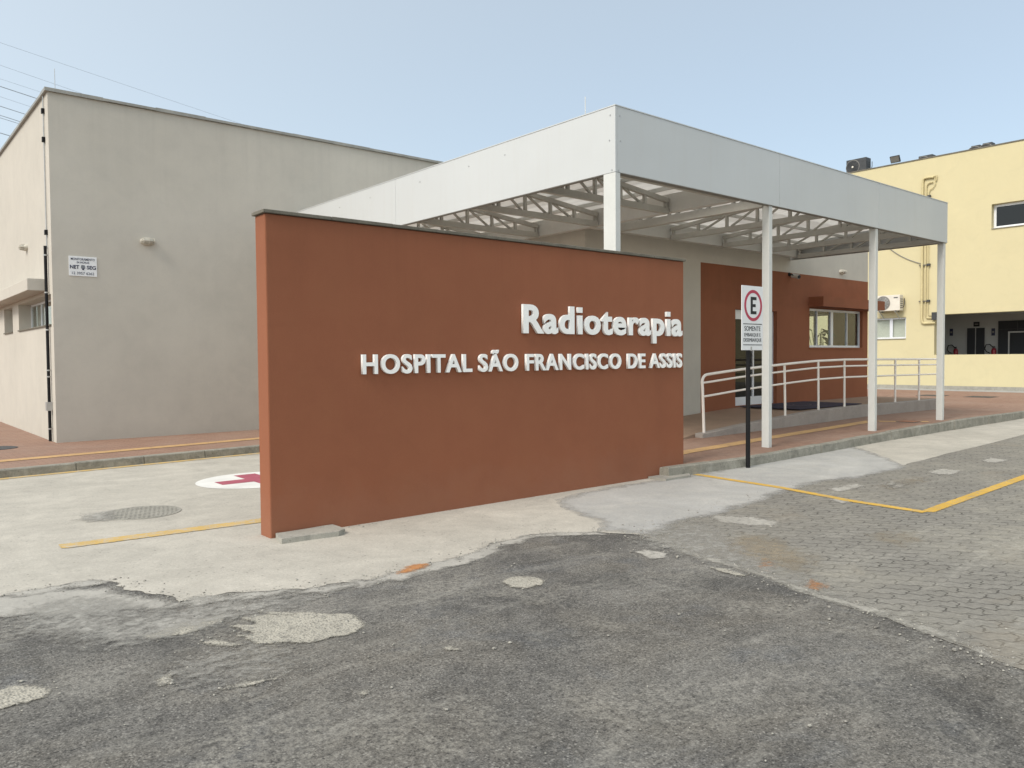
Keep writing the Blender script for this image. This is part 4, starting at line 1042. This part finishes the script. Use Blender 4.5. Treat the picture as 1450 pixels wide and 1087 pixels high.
m.box(41.07, 41.119, 2.6, 13.07, 2.60, 2.66) if False else m.box(41.06, 41.069, 2.6, 13.13, 2.60, 2.66)
m.build('frame', M['galv'], d)
m = MB()
for y in (12.75, 12.0): m.box(41.08, 41.119, y - .015, y + .015, 2.7, 3.14)
m.box(41.075, 41.119, 2.6, 13.5, 2.76, 2.78); m.build('mullion', M['dark'], d)
f = framed(t, 'window', 'y', 9.405, 12.685, DX + .28, 6.985, 8.005, .10, [(11.45, .10), (10.4, .06)], 'darkglass')
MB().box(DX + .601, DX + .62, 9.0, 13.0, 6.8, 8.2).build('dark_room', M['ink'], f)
MB().box(DX - .05, DX + .22, 9.41, 12.68, 6.955, 6.979).build('sill', M['slabcon'], f)
f = framed(t, 'window', 'y', 16.215, 17.745, DX + .12, 2.385, 3.355, .07, [(16.93, .14)], 'glass')
MB().box(DX + .2, DX + .22, 16.22, 17.74, 2.39, 3.35).build('blind', M['blind'], f)
MB().box(DX - .04, DX + .08, 16.22, 17.74, 2.352, 2.379).build('sill', M['slabcon'], f)

def condenser(loc, w, h, d, label, group, body='acbody', rz=0., grim='grille'):
    """air-conditioning outdoor unit; front faces -x, w along y"""
    t = thing('condenser_unit', loc, label, 'air conditioner', group)
    def lb(mb, name, mat, par=None, **kw):
        mb.bm.transform(Matrix.Identity(4)); p = par or t; o = WLOC[p.name]; WLOC[p.name] = Vector((0, 0, 0)); ob = mb.build(name, mat, p, **kw); WLOC[p.name] = o; return ob
    lb(MB().box(0, d, -w / 2, w / 2, .04, h), 'casing', M[body], bevel=.015)
    m = MB(); r = h * .43; cy, cz = w * .17, h * .53
    m.lathe([(r, .003), (r, -.012), (r * .94, -.016), (r * .94, .003)], (0, cy, cz), 'x', 36)
    gr = lb(m, 'fan_grille', M[grim], smooth=True)
    m = MB(); m.lathe([(r * .93, -.002), (r * .93, -.004)], (0, cy, cz), 'x', 36); lb(m, 'fan_opening', M['dark'] if body != 'acbody' else M['grille'], gr)
    m = MB()
    for q in (.25, .42, .58, .75):
        pts = [(-.014, cy + r * q * math.cos(a), cz + r * q * math.sin(a)) for a in [2 * math.pi * k / 24 for k in range(25)]]; m.tube(pts, .006, 5)
    for k in range(12):
        a = 2 * math.pi * k / 12; m.bar((-.012, cy + r * .1 * math.cos(a), cz + r * .1 * math.sin(a)), (-.012, cy + r * .92 * math.cos(a), cz + r * .92 * math.sin(a)), .010, .008, (1, 0, 0))
    lb(m, 'wire_guard', M['galv'] if body == 'acbody' else M['dark'], gr)
    lb(MB().lathe([(r * .15, -.005), (r * .14, -.022), (r * .05, -.026)], (0, cy, cz), 'x', 18), 'hub', M['acbody'], gr)
    lb(MB().box(-.005, -.001, -w * .42, -w * .26, h * .80, h * .86), 'badge', M['dark'])
    m = MB(); m.box(.02, .06, -w * .36, -w * .30, 0, .039); m.box(.02, .06, w * .30, w * .36, 0, .039); m.box(d - .06, d - .02, -w * .36, -w * .3, 0, .039); m.box(d - .06, d - .02, w * .3, w * .36, 0, .039)
    lb(m, 'foot', M['dark'])
    m = MB()
    for k in range(5): m.box(.05, d - .08, -w / 2 - .012, -w / 2 - .001, h * (.2 + .13 * k), h * (.24 + .13 * k))
    m.tube([(d * .7, -w / 2 - .03, h * .25), (d * .75, -w / 2 - .07, h * .3), (d, -w / 2 - .06, h * .5), (d + .02, -w / 2 - .05, h * .8)], .018, 6)
    lb(m, 'side_louvre', M['dark'])
    t.rotation_euler.z = rz
    return t
u = condenser((37.06, 16.86, 3.63), 1.14, .76, .36, 'cream wall-hung air conditioner outdoor unit with round fan on the yellow wall', 'air conditioner outdoor units of the yellow building')
m = MB(); WL = WLOC[u.name]; WLOC[u.name] = Vector((0, 0, 0))
for y in (-.36, .36): m.box(-.02, .48, y - .02, y + .02, -.035, -.003); m.bar((.05, y, -.02), (.47, y, -.3), .03, .03)
m.build('bracket', M['galv'], u); WLOC[u.name] = WL
condenser((38.3, 19.0, 10.5), 1.0, .80, .5, 'large dark air conditioner unit at the far corner of the yellow roof', 'air conditioner outdoor units of the yellow building', 'dark')
condenser((38.6, 15.85, 10.17), .62, .72, .4, 'dusty grey unit showing just over the yellow parapet next to the floodlight', 'air conditioner outdoor units of the yellow building', 'dark')
condenser((38.6, 13.72, 10.18), .36, .72, .4, 'narrow grey unit over the yellow parapet, farther of the close pair', 'air conditioner outdoor units of the yellow building', 'dark')
condenser((38.6, 13.25, 10.18), .38, .74, .4, 'narrow grey unit over the yellow parapet, nearest to the right edge', 'air conditioner outdoor units of the yellow building', 'dark')
t = thing('floodlight', (37.9, 16.9, 10.53), 'dark tilted floodlight on the edge of the yellow roof', 'floodlight')
rot = Matrix.Rotation(R(-28), 3, 'Y')
MB().box(37.82, 37.90, 16.68, 17.12, 10.66, 10.98, rot, (37.9, 16.9, 10.8)).build('housing', M['dark'], t, bevel=.01)
MB().box(37.805, 37.818, 16.71, 17.09, 10.69, 10.95, rot, (37.9, 16.9, 10.8)).build('lens', M['grille'], t)
m = MB(); m.bar((37.9, 16.66, 10.53), (37.9, 16.66, 10.82), .03, .012); m.bar((37.9, 17.14, 10.53), (37.9, 17.14, 10.82), .03, .012); m.box(37.88, 37.92, 16.65, 17.15, 10.52, 10.545); m.build('bracket', M['dark'], t)

PX = DX - .06
t = thing('wall_pipes', (PX, 15.4, 3.1), 'yellow painted pipes running down the yellow wall with bends at both ends', 'pipe')
MB().tube([(PX, 15.02, 9.58), (PX, 15.2, 9.60), (PX, 15.42, 9.60), (PX, 15.49, 9.52), (PX, 15.50, 9.3), (PX, 15.50, 6.0), (PX, 15.50, 3.22), (PX, 15.47, 3.08), (PX, 15.38, 3.04), (PX, 14.9, 3.05)], .055, 10).build('pipe', M['pipe'], t, smooth=True)
MB().tube([(PX, 15.06, 9.36), (PX, 15.2, 9.36), (PX, 15.3, 9.3), (PX, 15.34, 9.18), (PX, 15.34, 6.0), (PX, 15.34, 3.42), (PX, 15.28, 3.28), (PX, 14.95, 3.26)], .028, 8).build('pipe', M['pipe'], t, smooth=True)
MB().tube([(PX, 14.98, 9.55), (PX, 14.96, 9.25), (PX, 15.06, 9.1), (PX, 15.18, 9.05), (PX, 15.23, 8.9), (PX, 15.23, 6.0), (PX, 15.23, 3.50), (PX, 15.18, 3.40), (PX, 14.95, 3.38)], .02, 8).build('pipe', M['pipe'], t, smooth=True)
for z in (8.75, 5.68, 4.05): MB().box(PX - .03, DX - .001, 15.15, 15.62, z - .025, z + .025).build('bracket', M['copeconc'], t); MB().box(PX - .07, PX + .02, 15.14, 15.26, z - .04, z + .05).build('clamp', M['dark'], t)
MB().box(PX - .12, DX - .001, 14.80, 15.02, 3.18, 3.52).build('junction_box', M['dark'], t)
MB().tube([(PX, 14.99, 9.6), (PX - .02, 14.90, 9.62), (PX, 14.92, 9.4)], .03, 8).build('elbow', M['pipe'], t)
t = thing('drooping_cable', (DX - .05, 16.4, 5.7), 'thin drooping cable crossing the yellow wall to the pipes', 'cable')
MB().tube([(DX - .04, lerp(18.2, 15.45, q), lerp(8.0, 5.72, q) - .38 * math.sin(math.pi * q)) for q in [i / 14 for i in range(15)]], .018, 6).build('cable', M['grille'], t)

def extinguisher(y, label):
    z = 1.38; x = 41.08
    t = thing('fire_extinguisher', (x, y, z), label, 'fire extinguisher', 'fire extinguishers on the veranda wall')
    MB().lathe([(.09, z), (.10, z + .03), (.10, z + .42), (.075, z + .50), (.03, z + .53)], (x, y, 0), seg=18).build('cylinder', M['redmetal'], t, smooth=True)
    MB().box(x - .05, x + .03, y - .035, y + .035, z + .531, z + .61).build('valve', M['dark'], t)
    MB().tube([(x - .06, y + .02, z + .57), (x - .10, y + .14, z + .70), (x - .10, y + .30, z + .68), (x - .10, y + .36, z + .50), (x - .1, y + .28, z + .36), (x - .11, y + .14, z + .3)], .024, 7).build('hose', M['black'], t, smooth=True)
    return t
extinguisher(15.38, 'red fire extinguisher on the veranda wall, the one far from the glass screen')
extinguisher(13.72, 'red fire extinguisher on the veranda wall right beside the glass screen')
for y, z, w, h, lab, mt in ((15.63, 2.70, .15, .34, 'narrow dark sign on the veranda wall above the farther extinguisher', 'signnavy'), (13.79, 2.66, .15, .34, 'narrow dark sign on the veranda wall above the extinguisher by the glass screen', 'signnavy'), (14.51, 3.05, .26, .22, 'small dark square sign above the double door on the veranda', 'signblack')):
    t = thing('wall_sign', (41.19, y, z - h / 2), lab, 'sign')
    MB().box(41.18, 41.199, y - w / 2, y + w / 2, z - h / 2, z + h / 2).build('board', M[mt], t)
    MB().box(41.176, 41.179, y - w * .3, y + w * .3, z - h * .12, z + h * .12).build('panel', M['grille'], t)

# ------------------------------------------------------------------ power lines crossing far behind the left building
CB = [((6.008, 16.924), (17.027, 15.30), .006), ((5.98, 15.85), (8.15, 15.47), .006), ((5.96, 15.20), (7.8, 14.9), .005), ((5.957, 14.84), (7.571, 14.56), .017), ((5.94, 14.35), (7.3, 14.1), .006), ((5.934, 13.897), (7.04, 13.70), .015), ((5.923, 13.46), (6.88, 13.29), .014), ((5.92, 13.34), (6.88, 13.17), .011), ((5.902, 12.617), (6.303, 12.55), .017)]
NM = ['highest and faintest', 'second highest', 'third from the top', 'fourth from the top, a dark', 'fifth from the top, a faint', 'fourth from the bottom, a dark', 'third from the bottom', 'second from the bottom', 'lowest, a dark']
for ((x0, z0), (x1, z1), r), nm in zip(CB, NM):
    s = (z1 - z0) / (x1 - x0); pts = []
    for k in range(31):
        x = lerp(-45, 60, k / 30); pts.append((x, 45, z0 + s * (x - x0) + .0002 * (x - x0) * (x - x0 - 8)))
    o = MB().tube(pts, r, 6).build('power_line', M['cable'])
    tag(o, nm + ' power line in the sky behind the left building', 'power line', 'power lines in the sky')

# ------------------------------------------------------------------ camera, sun and sky
cam = bpy.data.cameras.new('camera'); co = bpy.data.objects.new('camera', cam); COL.objects.link(co)
r_ = Vector((0.76464436, -0.64440128, -0.00812387)); u_ = Vector((0.02708422, 0.01953822, 0.9994422)); f_ = Vector((0.64388311, 0.76443786, -0.0323929))
mw = Matrix((( r_.x, u_.x, -f_.x, 0), (r_.y, u_.y, -f_.y, 0), (r_.z, u_.z, -f_.z, 1.6), (0, 0, 0, 1)))
co.matrix_world = mw
cam.sensor_width = 36; cam.lens = 27.72; cam.clip_end = 2000; cam.clip_start = .05
scene.camera = co
SUN_EL, SUN_AZ = R(43), R(-95)            # azimuth from +Y towards +X: the sun stands to the left, along the fronts
sd = Vector((math.sin(SUN_AZ) * math.cos(SUN_EL), math.cos(SUN_AZ) * math.cos(SUN_EL), math.sin(SUN_EL)))
L = bpy.data.lights.new('sun', 'SUN'); L.energy = SUN_E; L.angle = R(SUN_ANG); L.color = (1, .93, .83)
lo = bpy.data.objects.new('sun', L); COL.objects.link(lo); lo.rotation_euler = sd.to_track_quat('Z', 'Y').to_euler(); lo.location = sd * 50
w = bpy.data.worlds.new('World'); scene.world = w; w.use_nodes = True
nt = w.node_tree; bg = nt.nodes['Background']
sk = nt.nodes.new('ShaderNodeTexSky'); sk.sky_type = 'NISHITA'; sk.sun_disc = False
sk.sun_elevation = SUN_EL; sk.sun_rotation = SUN_AZ; sk.air_density = AIR; sk.dust_density = DUST_D; sk.ozone_density = OZ; sk.altitude = 0
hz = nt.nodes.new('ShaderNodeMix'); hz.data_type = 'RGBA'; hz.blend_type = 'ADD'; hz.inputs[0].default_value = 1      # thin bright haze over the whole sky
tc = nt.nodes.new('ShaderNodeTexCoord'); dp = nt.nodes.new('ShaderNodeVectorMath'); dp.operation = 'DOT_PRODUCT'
dp.inputs[1].default_value = Vector((-.9, -.42, .1)).normalized(); nt.links.new(tc.outputs['Generated'], dp.inputs[0])   # haze brighter towards the sun and behind the camera, added fill for front faces
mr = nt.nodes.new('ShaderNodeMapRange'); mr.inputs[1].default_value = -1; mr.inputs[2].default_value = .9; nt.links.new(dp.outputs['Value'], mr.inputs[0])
hc = nt.nodes.new('ShaderNodeMix'); hc.data_type = 'RGBA'; hc.inputs[6].default_value = (*HAZE, 1); hc.inputs[7].default_value = (*HAZE_FILL, 1)
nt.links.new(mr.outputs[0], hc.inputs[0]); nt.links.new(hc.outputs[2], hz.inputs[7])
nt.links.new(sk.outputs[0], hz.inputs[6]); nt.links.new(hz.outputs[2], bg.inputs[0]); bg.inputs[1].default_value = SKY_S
scene.view_settings.view_transform = 'Standard'; scene.view_settings.look = 'None'; scene.view_settings.exposure = EXPO; scene.view_settings.gamma = 1
